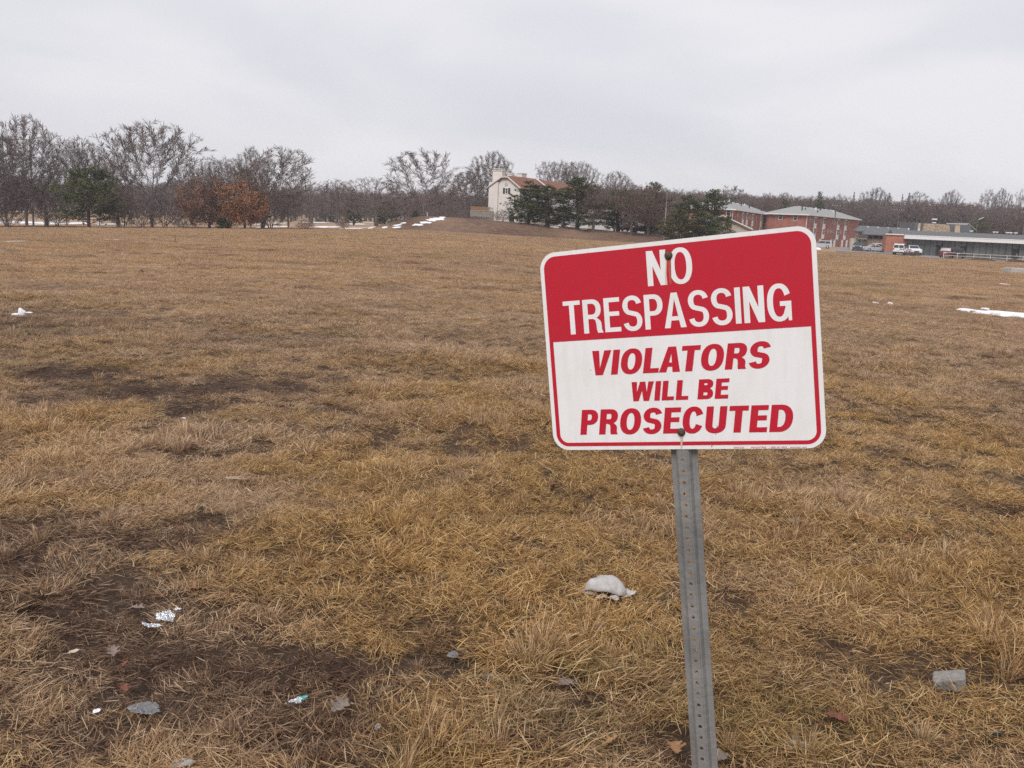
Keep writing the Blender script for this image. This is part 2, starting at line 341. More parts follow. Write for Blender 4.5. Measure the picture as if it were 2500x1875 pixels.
# ================================================================== dry grass (stuff)
def blade_clump(kind, seed, n, R, Lr, wid, r):
    V = []; Fc = []; Sh = []
    az0 = r.uniform(0, 6.28)
    for i in range(n):
        rr = R * math.sqrt(r.random()); ra = r.uniform(0, 6.283)
        x0, y0 = rr * math.cos(ra), rr * math.sin(ra)
        L_ = r.uniform(*Lr); wd = wid * r.uniform(0.6, 1.25); z0 = 0.0
        if kind == 'mat': th = rad(r.uniform(58, 92)); az = r.uniform(0, 6.283); bend = r.uniform(-0.3, 0.5); z0 = r.uniform(0, 0.035)
        elif kind == 'tuft': th = rad(abs(r.normal(26, 20))); az = ra + r.normal(0, 0.5); bend = r.uniform(0.1, 0.9)
        elif kind == 'comb': th = rad(r.normal(67, 12)); az = az0 + r.normal(0, 0.42); bend = r.uniform(0.0, 0.7); z0 = r.uniform(0, 0.015)
        elif kind == 'thatch': th = rad(r.uniform(82, 94)); az = r.uniform(0, 6.283); bend = r.uniform(-0.3, 0.3); z0 = r.uniform(0.003, 0.018)
        else: th = rad(r.uniform(15, 85)); az = r.uniform(0, 6.283); bend = r.uniform(0, 0.7); z0 = r.uniform(0, 0.02)
        p = np.array([x0, y0, z0]); b0 = len(V)
        tone = np.clip(r.normal(0.43, 0.29), 0, 1)
        sx, sy = -math.sin(az), math.cos(az)
        tw = r.uniform(-0.9, 0.9)
        for k in range(4):
            f = k / 3; a = th + bend * f
            d = np.array([math.sin(a) * math.cos(az), math.sin(a) * math.sin(az), math.cos(a)])
            up = np.array([-math.cos(a) * math.cos(az), -math.cos(a) * math.sin(az), math.sin(a)])
            side = np.array([sx, sy, 0]) * math.cos(tw) + up * math.sin(tw)
            hw = wd * 0.5 * (1 - 0.25 * f)
            if k < 3: V.append(p - side * hw); V.append(p + side * hw); Sh += [tone * (0.8 + 0.2 * f)] * 2
            else: V.append(p.copy()); Sh.append(min(1, tone * 1.05))
            p = p + d * L_ / 3; p[2] = max(p[2], 0.002)
            az += r.normal(0, 0.08)
        Fc += [(b0, b0 + 1, b0 + 3, b0 + 2), (b0 + 2, b0 + 3, b0 + 5, b0 + 4), (b0 + 4, b0 + 5, b0 + 6)]
    me = np_mesh('grass_clump', np.array(V), Fc, M_grass, {'shade': Sh})
    return bpy.data.objects.new('grass_clump', me)
clumps = bpy.data.collections.new('grass_clumps')
r = np.random.default_rng(11)
kinds = ([('mat', 84, .13, (.03, .09), .0027)] * 6 + [('tuft', 84, .035, (.05, .125), .0026)] * 5 + [('comb', 84, .11, (.045, .115), .0027)] * 5 + [('thatch', 60, .15, (.02, .085), .0028)] * 4
         + [('far', 170, .34, (.06, .13), .0055)] * 4 + [('far', 190, .85, (.08, .15), .013)] * 3)
for i, (k, n, R, Lr, wd) in enumerate(kinds):
    o = blade_clump(k, i, n, R, Lr, wd, r); o.name = 'grass_clump.%03d' % i; clumps.objects.link(o)
I_MAT, I_TUFT, I_COMB, I_THATCH, I_FAR, I_FFAR = range(0, 6), range(6, 11), range(11, 16), range(16, 20), range(20, 24), range(24, 27)

pts, ids, rots, scl, mud_shade, grn, gld = [], [], [], [], [], [], []
def scatter(y0, y1, dens, which, fade=True):
    ymid = y1; wmax = 0.64 * y1 + 2.0
    n = int(dens * 2 * wmax * (y1 - y0))
    y = RNG.uniform(y0, y1, n); x = RNG.uniform(-wmax, wmax, n)
    keep = np.abs(x) < 0.64 * y + 2.0
    x, y = x[keep], y[keep]
    return x, y
def emit(x, y, idx, tilt, s, m, g, dz=0.0):
    n = len(x); z = T(x, y) + dz + 0.006 - 0.03 * np.clip(m, 0, 1) * S((40 - y) / 20)
    pts.append(np.stack([x, y, z], -1)); ids.append(idx)
    rots.append(np.stack([RNG.normal(0, tilt, n), RNG.normal(0, tilt, n), RNG.uniform(0, 6.283, n)], -1))
    gld.append(np.clip(.10 + .45 * S((15 - y) / 10) * S((x + .42 * y) / (.35 * y)) + .25 * S((13 - y) / 8) + .75 * vnoise(x, y, .9, 81) + .4 * vnoise(x, y, .3, 82) - .45 * ((idx >= 6) & (idx < 11)) - .5 * np.clip(m, 0, 1), 0, 1)); scl.append(s); mud_shade.append(np.clip(m, 0, 1)); grn.append(g)
def grass_zone(y0, y1, dens, near=True):
    x, y = scatter(y0, y1, dens, None)
    m = mud(x, y)
    lush = vnoise(x, y, 0.8, 51) + 0.6 * vnoise(x, y, 0.3, 52)         # where tufts stand
    u = RNG.random(len(x))
    bare = np.clip(m, 0, 1)
    # keep fewer standing clumps where the soil shows
    keep = u > bare * 0.70
    th = (~keep) & (RNG.random(len(x)) < 0.95 - 0.62 * S((m - 0.85) / 0.4))
    pick = RNG.random(len(x)); pt = np.clip(0.03 + 0.75 * np.maximum(lush - 0.08, 0), 0, 0.5)
    base = np.where(pick < pt, RNG.choice(list(I_TUFT), len(x)), np.where(pick < pt + 0.28, RNG.choice(list(I_COMB), len(x)), RNG.choice(list(I_MAT), len(x))))
    s = RNG.uniform(0.62, 1.1, len(x)) * (0.80 + 0.75 * np.clip(lush + 0.1, 0, 0.7)) * (1 - 0.35 * bare)
    g = np.clip((vnoise(x, y, 1.3, 61) + 0.35 * vnoise(x, y, 0.3, 62) - 0.20) * 1.5, 0, 0.55) * (RNG.random(len(x)) < 0.35)
    emit(x[keep], y[keep], base[keep], 0.12, s[keep], np.clip(m[keep] * 1.05, 0, 1), g[keep])
    if th.any(): emit(x[th], y[th], RNG.choice(list(I_THATCH), th.sum()), 0.06, RNG.uniform(0.7, 1.2, th.sum()), np.clip(m[th] + 0.2, 0, 1), g[th] * 0)
grass_zone(1.3, 6.0, 230)
grass_zone(6.0, 12.0, 130)
grass_zone(12.0, 32.0, 85)
def far_zone(y0, y1, dens, ids_):
    x, y = scatter(y0, y1, dens, None)
    keep = (needles(x, y) < 0.25) & (RNG.random(len(x)) > 0.75 * S((mud(x, y) - 0.3) / 0.5) * (y < 90))
    x, y = x[keep], y[keep]; n = len(x)
    emit(x, y, RNG.choice(list(ids_), n), 0.05, RNG.uniform(0.7, 1.25, n) * (0.85 + 0.5 * vnoise(x, y, 4, 71)), np.clip(0.03 + 0.30 * vnoise(x, y, 7, 72) + 0.6 * S((vnoise(x, y, 1.3, 74) + .6 * vnoise(x, y, .5, 75) - .30) / .2) + 0.55 * mud(x, y), 0, 0.8), np.clip(vnoise(x, y, 3, 73) * 0.9 - 0.12, 0, 0.25))  # mud value here also carries dark flecks painted as tussock shade
far_zone(30.0, 75.0, 9.0, I_FAR)
far_zone(70.0, 160.0, 1.8, I_FFAR)
pts = np.concatenate(pts); ids = np.concatenate(ids); rots = np.concatenate(rots); scl = np.concatenate(scl); mud_shade = np.concatenate(mud_shade); grn = np.concatenate(grn)
gm = np_mesh('dry_grass', pts, [], None, {'scl': scl, 'mud': mud_shade, 'green': grn, 'gold': np.concatenate(gld)})
at = gm.attributes.new('rot', 'FLOAT_VECTOR', 'POINT'); at.data.foreach_set('vector', rots.astype(np.float32).ravel())
at = gm.attributes.new('pick', 'INT', 'POINT'); at.data.foreach_set('value', ids.astype(np.int32))
grass = tag(link_mesh(gm, 'dry_grass'), 'matted dry straw coloured grass covering the whole field', 'grass', kind='stuff')
def instancer(name, coll, align=False):
    ng = bpy.data.node_groups.new(name, 'GeometryNodeTree')
    ng.interface.new_socket('Geometry', in_out='INPUT', socket_type='NodeSocketGeometry'); ng.interface.new_socket('Geometry', in_out='OUTPUT', socket_type='NodeSocketGeometry')
    gi = ng.nodes.new('NodeGroupInput'); go = ng.nodes.new('NodeGroupOutput')
    ip = ng.nodes.new('GeometryNodeInstanceOnPoints'); ci = ng.nodes.new('GeometryNodeCollectionInfo')
    ci.inputs['Collection'].default_value = coll; ci.inputs['Separate Children'].default_value = True; ci.inputs['Reset Children'].default_value = True
    ip.inputs['Pick Instance'].default_value = True
    def na(nm, typ):
        n = ng.nodes.new('GeometryNodeInputNamedAttribute'); n.data_type = typ; n.inputs['Name'].default_value = nm; return n.outputs['Attribute']
    l = ng.links.new
    l(gi.outputs[0], ip.inputs['Points']); l(ci.outputs[0], ip.inputs['Instance']); l(na('pick', 'INT'), ip.inputs['Instance Index'])
    l(na('rot', 'FLOAT_VECTOR'), ip.inputs['Rotation']); l(na('scl', 'FLOAT'), ip.inputs['Scale']); l(ip.outputs[0], go.inputs[0])
    return ng
grass.modifiers.new('scatter', 'NODES').node_group = instancer('grass_scatter', clumps)
print('grass instances', len(pts))

# small stones and white specks lying in the bare patches (stuff)
V, Fq = [], []
oct_ = np.array([(1, 0, 0), (-1, 0, 0), (0, 1, 0), (0, -1, 0), (0, 0, 1), (0, 0, -1)], float)
of = [(0, 2, 4), (2, 1, 4), (1, 3, 4), (3, 0, 4), (2, 0, 5), (1, 2, 5), (3, 1, 5), (0, 3, 5)]
x, y = scatter(2, 20, 60, None); mm_ = mud(x, y); k = (mm_ > 0.72) & (RNG.random(len(x)) < 0.9); x, y = x[k], y[k]
for a, c in zip(x, y):
    sz = RNG.uniform(0.002, 0.0055) * (1 + 0.03 * c); z = float(T(a, c)) - 0.03 + sz * 0.3
    b0 = len(V); V += list(oct_ * sz * RNG.uniform(0.6, 1.3, (6, 1)) * np.array([1.2, 1, 0.7]) + np.array([a, c, z])); Fq += [tuple(b0 + i for i in f) for f in of]
gv = tag(link_mesh(np_mesh('gravel', np.array(V), Fq, M_pebble), 'gravel'), 'pale grit and tiny stones scattered over the bare soil', 'gravel', kind='stuff')

# ================================================================== the sign
def earc(cx, cy, rx, ry, a0, a1, n=14, p=2.25):
    o = []
    for i in range(n + 1):
        a = rad(a0 + (a1 - a0) * i / n); c, s = math.cos(a), math.sin(a)
        o.append((cx + rx * math.copysign(abs(c) ** (2 / p), c), cy + ry * math.copysign(abs(s) ** (2 / p), s)))
    return o
def stroke(cl, th):
    cl = np.array(cl); d = np.gradient(cl, axis=0); d /= np.linalg.norm(d, axis=1)[:, None] + 1e-9
    nrm = np.stack([-d[:, 1], d[:, 0]], -1); h = np.array(th)[:, None] / 2 if hasattr(th, '__len__') else th / 2
    return [tuple(p) for p in cl + nrm * h] + [tuple(p) for p in (cl - nrm * h)[::-1]]
def glyph(ch, s, t, wk):
    """outlines of a grotesque capital, cap height 1; s stem, t bar thickness, wk width factor -> (contours, width)"""
    if ch == 'I': return [[(0, 0), (0, 1), (s, 1), (s, 0)]], s
    if ch == 'N':
        w = .56 * wk; d = s * 1.12; k = s / (w - d)
        return [[(0, 0), (0, 1), (d, 1), (w - s, k), (w - s, 1), (w, 1), (w, 0), (w - d, 0), (s, 1 - k), (s, 0)]], w
    if ch == 'O':
        w = .66 * wk; return [earc(w / 2, .5, w / 2, .515, 0, 360, 40)[:-1], earc(w / 2, .5, w / 2 - s, .515 - t, 0, 360, 40)[:-1]], w
    if ch == 'T':
        w = .55 * wk; return [[(0, 1), (w, 1), (w, 1 - t), (w / 2 + s / 2, 1 - t), (w / 2 + s / 2, 0), (w / 2 - s / 2, 0), (w / 2 - s / 2, 1 - t), (0, 1 - t)]], w
    if ch == 'E':
        w = .50 * wk; m = .53; return [[(0, 0), (0, 1), (w * .98, 1), (w * .98, 1 - t), (s, 1 - t), (s, m + t / 2), (w * .93, m + t / 2), (w * .93, m - t / 2), (s, m - t / 2), (s, t), (w, t), (w, 0)]], w
    if ch == 'L':
        w = .48 * wk; return [[(0, 0), (0, 1), (s, 1), (s, t), (w, t), (w, 0)]], w
    if ch == 'P':
        w = .55 * wk; ry = .305; rx = min(.30, w * .52); cx = w - rx
        return [[(0, 0), (0, 1)] + earc(cx, 1 - ry, rx, ry, 90, -90) + [(s, 1 - 2 * ry), (s, 0)], [(s, 1 - t)] + earc(cx, 1 - ry, rx - s, ry - t, 90, -90) + [(s, 1 - 2 * ry + t)]], w
    if ch == 'R':
        w = .59 * wk; ry = .29; rx = min(.28, w * .5); cx = w - .02 - rx; mb = 1 - 2 * ry
        o = [(0, 0), (0, 1)] + earc(cx, 1 - ry, rx, ry, 90, -62) + [(w - .055, mb - .06), (w - .025, mb - .14), (w - .02, .10), (w + .02, 0), (w + .02 - s * 1.08, 0), (w - .02 - s, .10), (w - .025 - s, mb - .18), (w - .05 - s, mb - .045), (w - .12 - s, mb), (s, mb), (s, 0)]
        return [o, [(s, 1 - t)] + earc(cx, 1 - ry, rx - s, ry - t, 90, -90) + [(s, mb + t)]], w
    if ch == 'B':
        w = .58 * wk; ry = .245; rx = min(.27, w * .48); c1 = w - .03 - rx; ry2 = .27; c2 = w - rx; j = 1 - 2 * ry
        return [[(0, 0), (0, 1)] + earc(c1, 1 - ry, rx, ry, 90, -58) + earc(c2, ry2, rx, ry2, 62, -90), [(s, 1 - t)] + earc(c1, 1 - ry, rx - s, ry - t, 90, -90) + [(s, 1 - 2 * ry + t)], [(s, 2 * ry2 - t)] + earc(c2, ry2, rx - s, ry2 - t, 90, -90) + [(s, t)]], w
    if ch == 'D':
        w = .62 * wk; rx = w * .58; cx = w - rx
        return [[(0, 0), (0, 1)] + earc(cx, .5, rx, .5, 90, -90, 22), [(s, 1 - t)] + earc(cx, .5, rx - s, .5 - t, 90, -90, 22) + [(s, t)]], w
    if ch == 'U':
        w = .60 * wk; ry = .30
        return [[(0, 1), (s, 1), (s, ry)] + earc(w / 2, ry, w / 2 - s, ry + .015 - t, 180, 360, 18) + [(w - s, 1), (w, 1), (w, ry)] + earc(w / 2, ry, w / 2, ry + .015, 0, -180, 18)], w
    if ch == 'A':
        w = .64 * wk; a = s * .56; sl = (w / 2 - a); q = s * 1.06; y1, y2 = .21, .21 + t * .92
        def xl(y): return y * sl
        def xi(y): return q + y * (w / 2 - q) / (1 - (0.32 * s / .15) * .55)
        top = (w / 2 - q) and (1 - (0.32 * s / .15) * .55)
        return [[(0, 0), (w / 2 - a, 1), (w / 2 + a, 1), (w, 0), (w - q, 0), (w - xi(y1), y1), (xi(y1), y1), (q, 0)], [(xi(y2), y2), (w - xi(y2), y2), (w / 2, top)]], w
    if ch == 'V':
        w = .62 * wk; q = s * 1.06; a = s * .56; k = (0.32 * s / .15) * .55
        return [[(0, 1), (q, 1), (w / 2, k), (w - q, 1), (w, 1), (w / 2 + a, 0), (w / 2 - a, 0)]], w
    if ch == 'W':
        w = .90 * wk; q = s * 1.02; a = s * .5; k = s * 1.9; x1, x2 = w * .27, w * .73
        return [[(0, 1), (q, 1), (x1 + .01, k), (w / 2 - a, 1), (w / 2 + a, 1), (x2 - .01, k), (w - q, 1), (w, 1), (x2 + a, 0), (x2 - a, 0), (w / 2, 1 - k), (x1 + a, 0), (x1 - a, 0)]], w
    if ch == 'S':
        w = .58 * wk; h = (1.03 - t) / 2; ra = h / 2; a = w / 2 - s / 2; cy1 = 1.015 - t / 2 - ra; cy2 = -.015 + t / 2 + ra
        up = earc(w / 2, cy1, a, ra, 12, 236, 26, 2.2); lo = earc(w / 2, cy2, a, ra, 56, -168, 26, 2.2)
        n = len(up) + len(lo); th = [s * .96] * n
        ths = [s + (t - s) * abs(math.sin(rad(12 + 224 * i / 26))) for i in range(27)]
        return [stroke(up + lo, ths + [s + (t - s) * abs(math.sin(rad(56 - 224 * i / 26))) for i in range(27)])], w
    if ch in 'CG':
        w = (.62 if ch == 'C' else .64) * wk; a = w / 2
        if ch == 'C':
            o = earc(a, .5, a, .515, 24, 336, 34); i = earc(a, .5, a - s, .515 - t, 336, 24, 34)
            return [o + i], w
        o = earc(a, .5, a, .515, 24, 305, 34); i = earc(a, .5, a - s, .515 - t, 318, 24, 32)
        return [o + [(w - .10 * wk, .12), (w - .085 * wk, 0), (w, 0), (w, .53), (w * .53, .53), (w * .53, .53 - t), (w - s, .53 - t), (w - s, .36)] + i[1:]], w
    raise KeyError(ch)
def text_contours(txt, x0, x1, base, cap, s, t, wk, gap, space, shear=0.0, kern=None):
    cs = []; pen = 0.0
    for i, ch in enumerate(txt):
        if ch == ' ': pen += space; continue
        g, wd = glyph(ch, s, t, wk)
        cs += [[(pen + x + shear * y, y) for x, y in c] for c in g]
        pen += wd + gap + (kern or {}).get(txt[i:i + 2], 0)
    allx = [p[0] for c in cs for p in c]; a, b_ = min(allx), max(allx)
    return [[(x0 + (x - a) / (b_ - a) * (x1 - x0), base + y * cap) for x, y in c] for c in cs]
def flat_mesh(name, contours, mat_, parent, z, thick=0.0):
    cu = bpy.data.curves.new(name, 'CURVE'); cu.dimensions = '2D'; cu.fill_mode = 'BOTH'; cu.extrude = thick
    for c in contours:
        sp = cu.splines.new('POLY'); sp.points.add(len(c) - 1); sp.use_cyclic_u = True
        for p, (x, y) in zip(sp.points, c): p.co = (x, y, 0, 1)
    o = bpy.data.objects.new(name, cu); COL.objects.link(o)
    me = bpy.data.meshes.new_from_object(o.evaluated_get(bpy.context.evaluated_depsgraph_get()))
    bpy.data.objects.remove(o); bpy.data.curves.remove(cu)
    me.name = name; me.materials.clear(); me.materials.append(mat_)
    q_ = link_mesh(me, name, parent); q_.location = (0, 0, z); return q_
def rrect(x0, x1, y0, y1, rs, n=10):
    o = []
    for (cx, cy, a, r_) in ((x1, y1, 0, rs[0]), (x0, y1, 90, rs[1]), (x0, y0, 180, rs[2]), (x1, y0, 270, rs[3])):
        sx = 1 if cx == x1 else -1; sy = 1 if cy == y1 else -1
        if r_ <= 0: o.append((cx, cy)); continue
        o += [(cx - sx * r_ + r_ * math.cos(rad(a + 90 * i / n)), cy - sy * r_ + r_ * math.sin(rad(a + 90 * i / n))) for i in range(n + 1)]
    return o
def sheet_mat(name, col, col2):
    m = mat(name, col, 0.42, col2, scale=420, detail=2, spec=0.4, lo=0.60, hi=0.80)
    # thin grime: faint vertical runs and cloudy dust over the print
    t = m.node_tree; b = t.nodes['Principled BSDF']; src = b.inputs['Base Color'].links[0].from_socket; tc = t.nodes.new('ShaderNodeTexCoord')
    mp = N(t, 'ShaderNodeMapping', inp={'Scale': (60, 7, 1)}); t.links.new(tc.outputs['Object'], mp.inputs[0]); n1 = N(t, 'ShaderNodeTexNoise', inp={'Scale': 1.0, 'Detail': 5.0}); t.links.new(mp.outputs[0], n1.inputs[0])
    n2 = N(t, 'ShaderNodeTexNoise', inp={'Scale': 11.0, 'Detail': 6.0, 'Roughness': .7}); t.links.new(tc.outputs['Object'], n2.inputs[0])
    ad = N(t, 'ShaderNodeMath', operation='ADD'); t.links.new(n1.outputs[0], ad.inputs[0]); t.links.new(n2.outputs[0], ad.inputs[1])
    r = ramp(N(t, 'ShaderNodeValToRGB'), [(0.40, (0.94, 0.93, 0.91)), (0.55, (1, 1, 1))]); hv = N(t, 'ShaderNodeMath', operation='MULTIPLY', inp={1: .5}); t.links.new(ad.outputs[0], hv.inputs[0]); t.links.new(hv.outputs[0], r.inputs[0])
    mm = N(t, 'ShaderNodeMix', data_type='RGBA', blend_type='MULTIPLY', inp={0: 1.0}); t.links.new(src, mm.inputs[6]); t.links.new(r.outputs[0], mm.inputs[7]); t.links.new(mm.outputs[2], b.inputs['Base Color'])
    rr = ramp(N(t, 'ShaderNodeValToRGB'), [(0.35, (.6, .6, .6)), (0.6, (.36, .36, .36))]); t.links.new(hv.outputs[0], rr.inputs[0]); t.links.new(rr.outputs[0], b.inputs['Roughness'])
    return m
M_white = sheet_mat('white_sheeting', (0.78, 0.77, 0.76), (0.82, 0.815, 0.805))
M_red = sheet_mat('red_print', (0.49, 0.010, 0.028), (0.55, 0.022, 0.04))
M_edge = mat('aluminium', (0.55, 0.55, 0.56), 0.4, metal=0.9)
M_galv = mat('galvanised_steel', (0.165, 0.158, 0.148), 0.65, (0.25, 0.242, 0.23), scale=6, metal=0.08, bump=0.15, bscale=60, stretch=(1, 1, 0.35))
M_bolt = mat('rusty_bolt', (0.075, 0.062, 0.048), 0.7, (0.15, 0.095, 0.06), scale=200, metal=0.4, bump=0.3, bscale=400)
M_rust = mat('rust_stain', (0.50, 0.40, 0.26), 0.7, (0.60, 0.53, 0.42), scale=60)
M_rustr = mat('rust_run', (0.40, 0.07, 0.055), 0.6, (0.46, 0.10, 0.075), scale=60)

sx_ = np.array([0.8955, 0.037, 0.430]); sy_ = np.array([-0.0772, 1.0, 0.0825])
sx_ /= np.linalg.norm(sx_); sy_ -= sx_ * (sx_ @ sy_); sy_ /= np.linalg.norm(sy_); sz_ = np.cross(sx_, sy_)
CB = np.stack([CR, CU, -FWD], 1)                     # camera axes in world
scx, scy, scz = CB @ sx_, CB @ sy_, CB @ sz_
sctr = CAM + CB @ np.array([0.3555, 0.0838, -2.010])
# foot of the post: follow the sign's own axis down to the ground
foot = sctr.copy()
while foot[2] > float(T(foot[0], foot[1])): foot = foot - scy * 0.002
POST_L = float(np.linalg.norm(sctr - foot))
sign = bpy.data.objects.new('no_trespassing_sign', None); COL.objects.link(sign)
Mw = Matrix.Identity(4)
for i in range(3): Mw[i][0], Mw[i][1], Mw[i][2], Mw[i][3] = scx[i], scy[i], scz[i], foot[i]
sign.matrix_world = Mw
tag(sign, 'red and white no trespassing sign bolted to a leaning perforated steel post', 'sign')
C0 = POST_L
mmv = 0.001
def shift(cs): return [[(x * mmv, y * mmv + C0) for x, y in c] for c in cs]
pl = flat_mesh('sign_plate', shift([rrect(-304.8, 304.8, -228.6, 228.6, (38,) * 4)]), M_white, sign, 0.0, thick=0.0010)
red_outer = rrect(-295.3, 295.3, -219.8, 219.2, (29,) * 4)
inner = rrect(-286, 286.5, -211.6, 24.0, (0, 0, 20, 20))
L1 = text_contours('NO', -51, 49.3, 133.2, 76.2, .150, .128, .92, .075, .3)
L2 = text_contours('TRESPASSING', -255.4, 250, 38.8, 76.2, .150, .128, .95, .075, .3, kern={'PA': -.05})
flat_mesh('red_field', shift([red_outer, inner] + L1 + L2), M_red, sign, 0.0016, 0.0)
flat_mesh('lettering', shift(L1), M_white, sign, 0.0017)
flat_mesh('lettering', shift(L2), M_white, sign, 0.0017)
flat_mesh('lettering', shift(text_contours('VIOLATORS', -192.2, 204, -57.3, 55.6, .235, .185, 1.10, .075, .3, shear=.15, kern={'LA': -.06, 'AT': -.09, 'TO': -.02})), M_red, sign, 0.0016)
flat_mesh('lettering', shift(text_contours('WILL BE', -104.1, 114.4, -119.3, 43.3, .245, .195, 1.13, .085, .32, shear=.13)), M_red, sign, 0.0016)
flat_mesh('lettering', shift(text_contours('PROSECUTED', -236, 241.3, -193.2, 57.6, .235, .185, 1.12, .075, .3, shear=.13)), M_red, sign, 0.0016)
def small_text(txt, x0, x1, y0, cap):
    cu = bpy.data.curves.new('imprint', 'FONT'); cu.body = txt; cu.size = 1.0
    o = bpy.data.objects.new('imprint', cu); COL.objects.link(o)
    me = bpy.data.meshes.new_from_object(o.evaluated_get(bpy.context.evaluated_depsgraph_get()))
    bpy.data.objects.remove(o); bpy.data.curves.remove(cu)
    co = np.array([v.co[:] for v in me.vertices]); a, b_ = co[:, 0].min(), co[:, 0].max(); h = 0.69
    co[:, 0] = (x0 + (co[:, 0] - a) / (b_ - a) * (x1 - x0)) * mmv; co[:, 1] = (y0 + co[:, 1] / h * cap) * mmv + C0; co[:, 2] = 0
    me.vertices.foreach_set('co', co.astype(np.float32).ravel()); me.name = 'imprint'
    me.materials.clear(); me.materials.append(M_red); me.update()
    link_mesh(me, 'imprint', sign).location = (0, 0, 0.0016)
for txt, a, b_ in (('SNS-222', 114.7, 136.4), ('PEACHTREE', 151.5, 182.7), ('1-800-241-4523', 190.1, 224.4), ('www.pbp1.com', 231.4, 264.7)): small_text(txt, a, b_, -227.4, 3.4)
for (bx, by) in ((-0.6, 196.0), (2.0, -190.2)):
    m = MB(); bz = 0.0018
    prof = [(0.0085, 0), (0.0092, 0.0012), (0.0078, 0.0042), (0.0048, 0.0060), (0.0, 0.0066)]
    nn = 14
    for (r_, z_) in prof: m.v += [(bx * mmv + r_ * math.cos(6.2832 * k / nn), by * mmv + C0 + r_ * math.sin(6.2832 * k / nn), bz + z_) for k in range(nn)]
    for i in range(len(prof) - 1): m.f += [(i * nn + k, i * nn + (k + 1) % nn, (i + 1) * nn + (k + 1) % nn, (i + 1) * nn + k) for k in range(nn)]
    m.build('bolt', M_bolt, sign, smooth=True)
def streak(pts_, m_, z): flat_mesh('rust_streak', shift([pts_]), m_, sign, z)
streak([(-4, 188), (4, 188), (3, 160), (1.5, 134), (-2, 134), (-3, 160)], M_rustr, 0.0018)
streak([(-7.5, 187), (-5.0, 187), (-8.5, 150), (-9, 134), (-12, 134), (-10, 160)], M_rust, 0.0019)
streak([(-2, -198), (6, -198), (3.0, -212), (1.2, -227), (-1.5, -227), (-1, -212)], M_rust, 0.0019)
sc_ = MB()
for (x, y, dx_, dy_) in ((78, -186, 4, 9), (76, -197, 2, 2), (66, -224, 2, 6), (-200, -45, 1.5, 1.5), (-30, 118, 1, 2)):
    sc_.add([((x) * mmv, y * mmv + C0, .002), ((x + 1.4) * mmv, y * mmv + C0, .002), ((x + dx_ + 1.0) * mmv, (y + dy_) * mmv + C0, .002), ((x + dx_) * mmv, (y + dy_) * mmv + C0, .002)], [(0, 1, 2, 3)])
sc_o = sc_.build('scratch', M_bolt, sign); sc_o['kind'] = 'stuff'
# U-channel post: crown towards the sign, round holes every inch, flanges behind
prof = [(-0.0300, -0.0185), (-0.0215, -0.0185), (-0.0165, -0.0172), (-0.0125, -0.0040), (-0.0105, -0.0022), (0.0105, -0.0022), (0.0125, -0.0040), (0.0165, -0.0172), (0.0215, -0.0185), (0.0300, -0.0185)]
th = 0.0030
top_y, bot_y = C0 + 0.215, -0.25
def post_mesh():
    bm = bmesh.new(); pitch_ = 0.0254; hr = 0.0042; k = 12
    n = int((top_y - bot_y) / pitch_)
    # side strips
    lens = prof
    def strip(a, b__):
        vs = [bm.verts.new((a[0], bot_y, a[1])), bm.verts.new((b__[0], bot_y, b__[1])), bm.verts.new((b__[0], bot_y + n * pitch_, b__[1])), bm.verts.new((a[0], bot_y + n * pitch_, a[1]))]
        bm.faces.new(vs)
    for i in range(len(lens) - 1):
        if i == 4: continue
        strip(lens[i], lens[i + 1])
    xl, xr, zc = prof[4][0], prof[5][0], prof[4][1]
    for j in range(n):
        y0 = bot_y + j * pitch_; y1 = y0 + pitch_; yc = (y0 + y1) / 2
        ring = [bm.verts.new((hr * math.cos(2 * math.pi * i / k), yc + hr * math.sin(2 * math.pi * i / k), zc)) for i in range(k)]
        sq = []
        for i in range(k):
            a = 2 * math.pi * i / k; cx, sy = math.cos(a), math.sin(a); f = min((xr) / abs(cx) if abs(cx) > 1e-6 else 9, (pitch_ / 2) / abs(sy) if abs(sy) > 1e-6 else 9)
            sq.append(bm.verts.new((cx * f, yc + sy * f, zc)))
        for i in range(k): bm.faces.new((ring[i], sq[i], sq[(i + 1) % k], ring[(i + 1) % k]))
        for (px, py, i1, i2) in ((xr, y1, 1, 2), (xl, y1, 4, 5), (xl, y0, 7, 8), (xr, y0, 10, 11)):
            bm.faces.new((sq[i1], bm.verts.new((px, py, zc)), sq[i2]))
    bmesh.ops.remove_doubles(bm, verts=bm.verts, dist=1e-5); bmesh.ops.recalc_face_normals(bm, faces=bm.faces)
    me = bpy.data.meshes.new('post'); bm.to_mesh(me); bm.free(); me.materials.append(M_galv); return me
post = link_mesh(post_mesh(), 'post', sign)
so = post.modifiers.new('thick', 'SOLIDIFY'); so.thickness = th; so.offset = 0
bv = post.modifiers.new('soft', 'BEVEL'); bv.width = 0.0008; bv.segments = 1; bv.limit_method = 'ANGLE'; bv.angle_limit = rad(40)

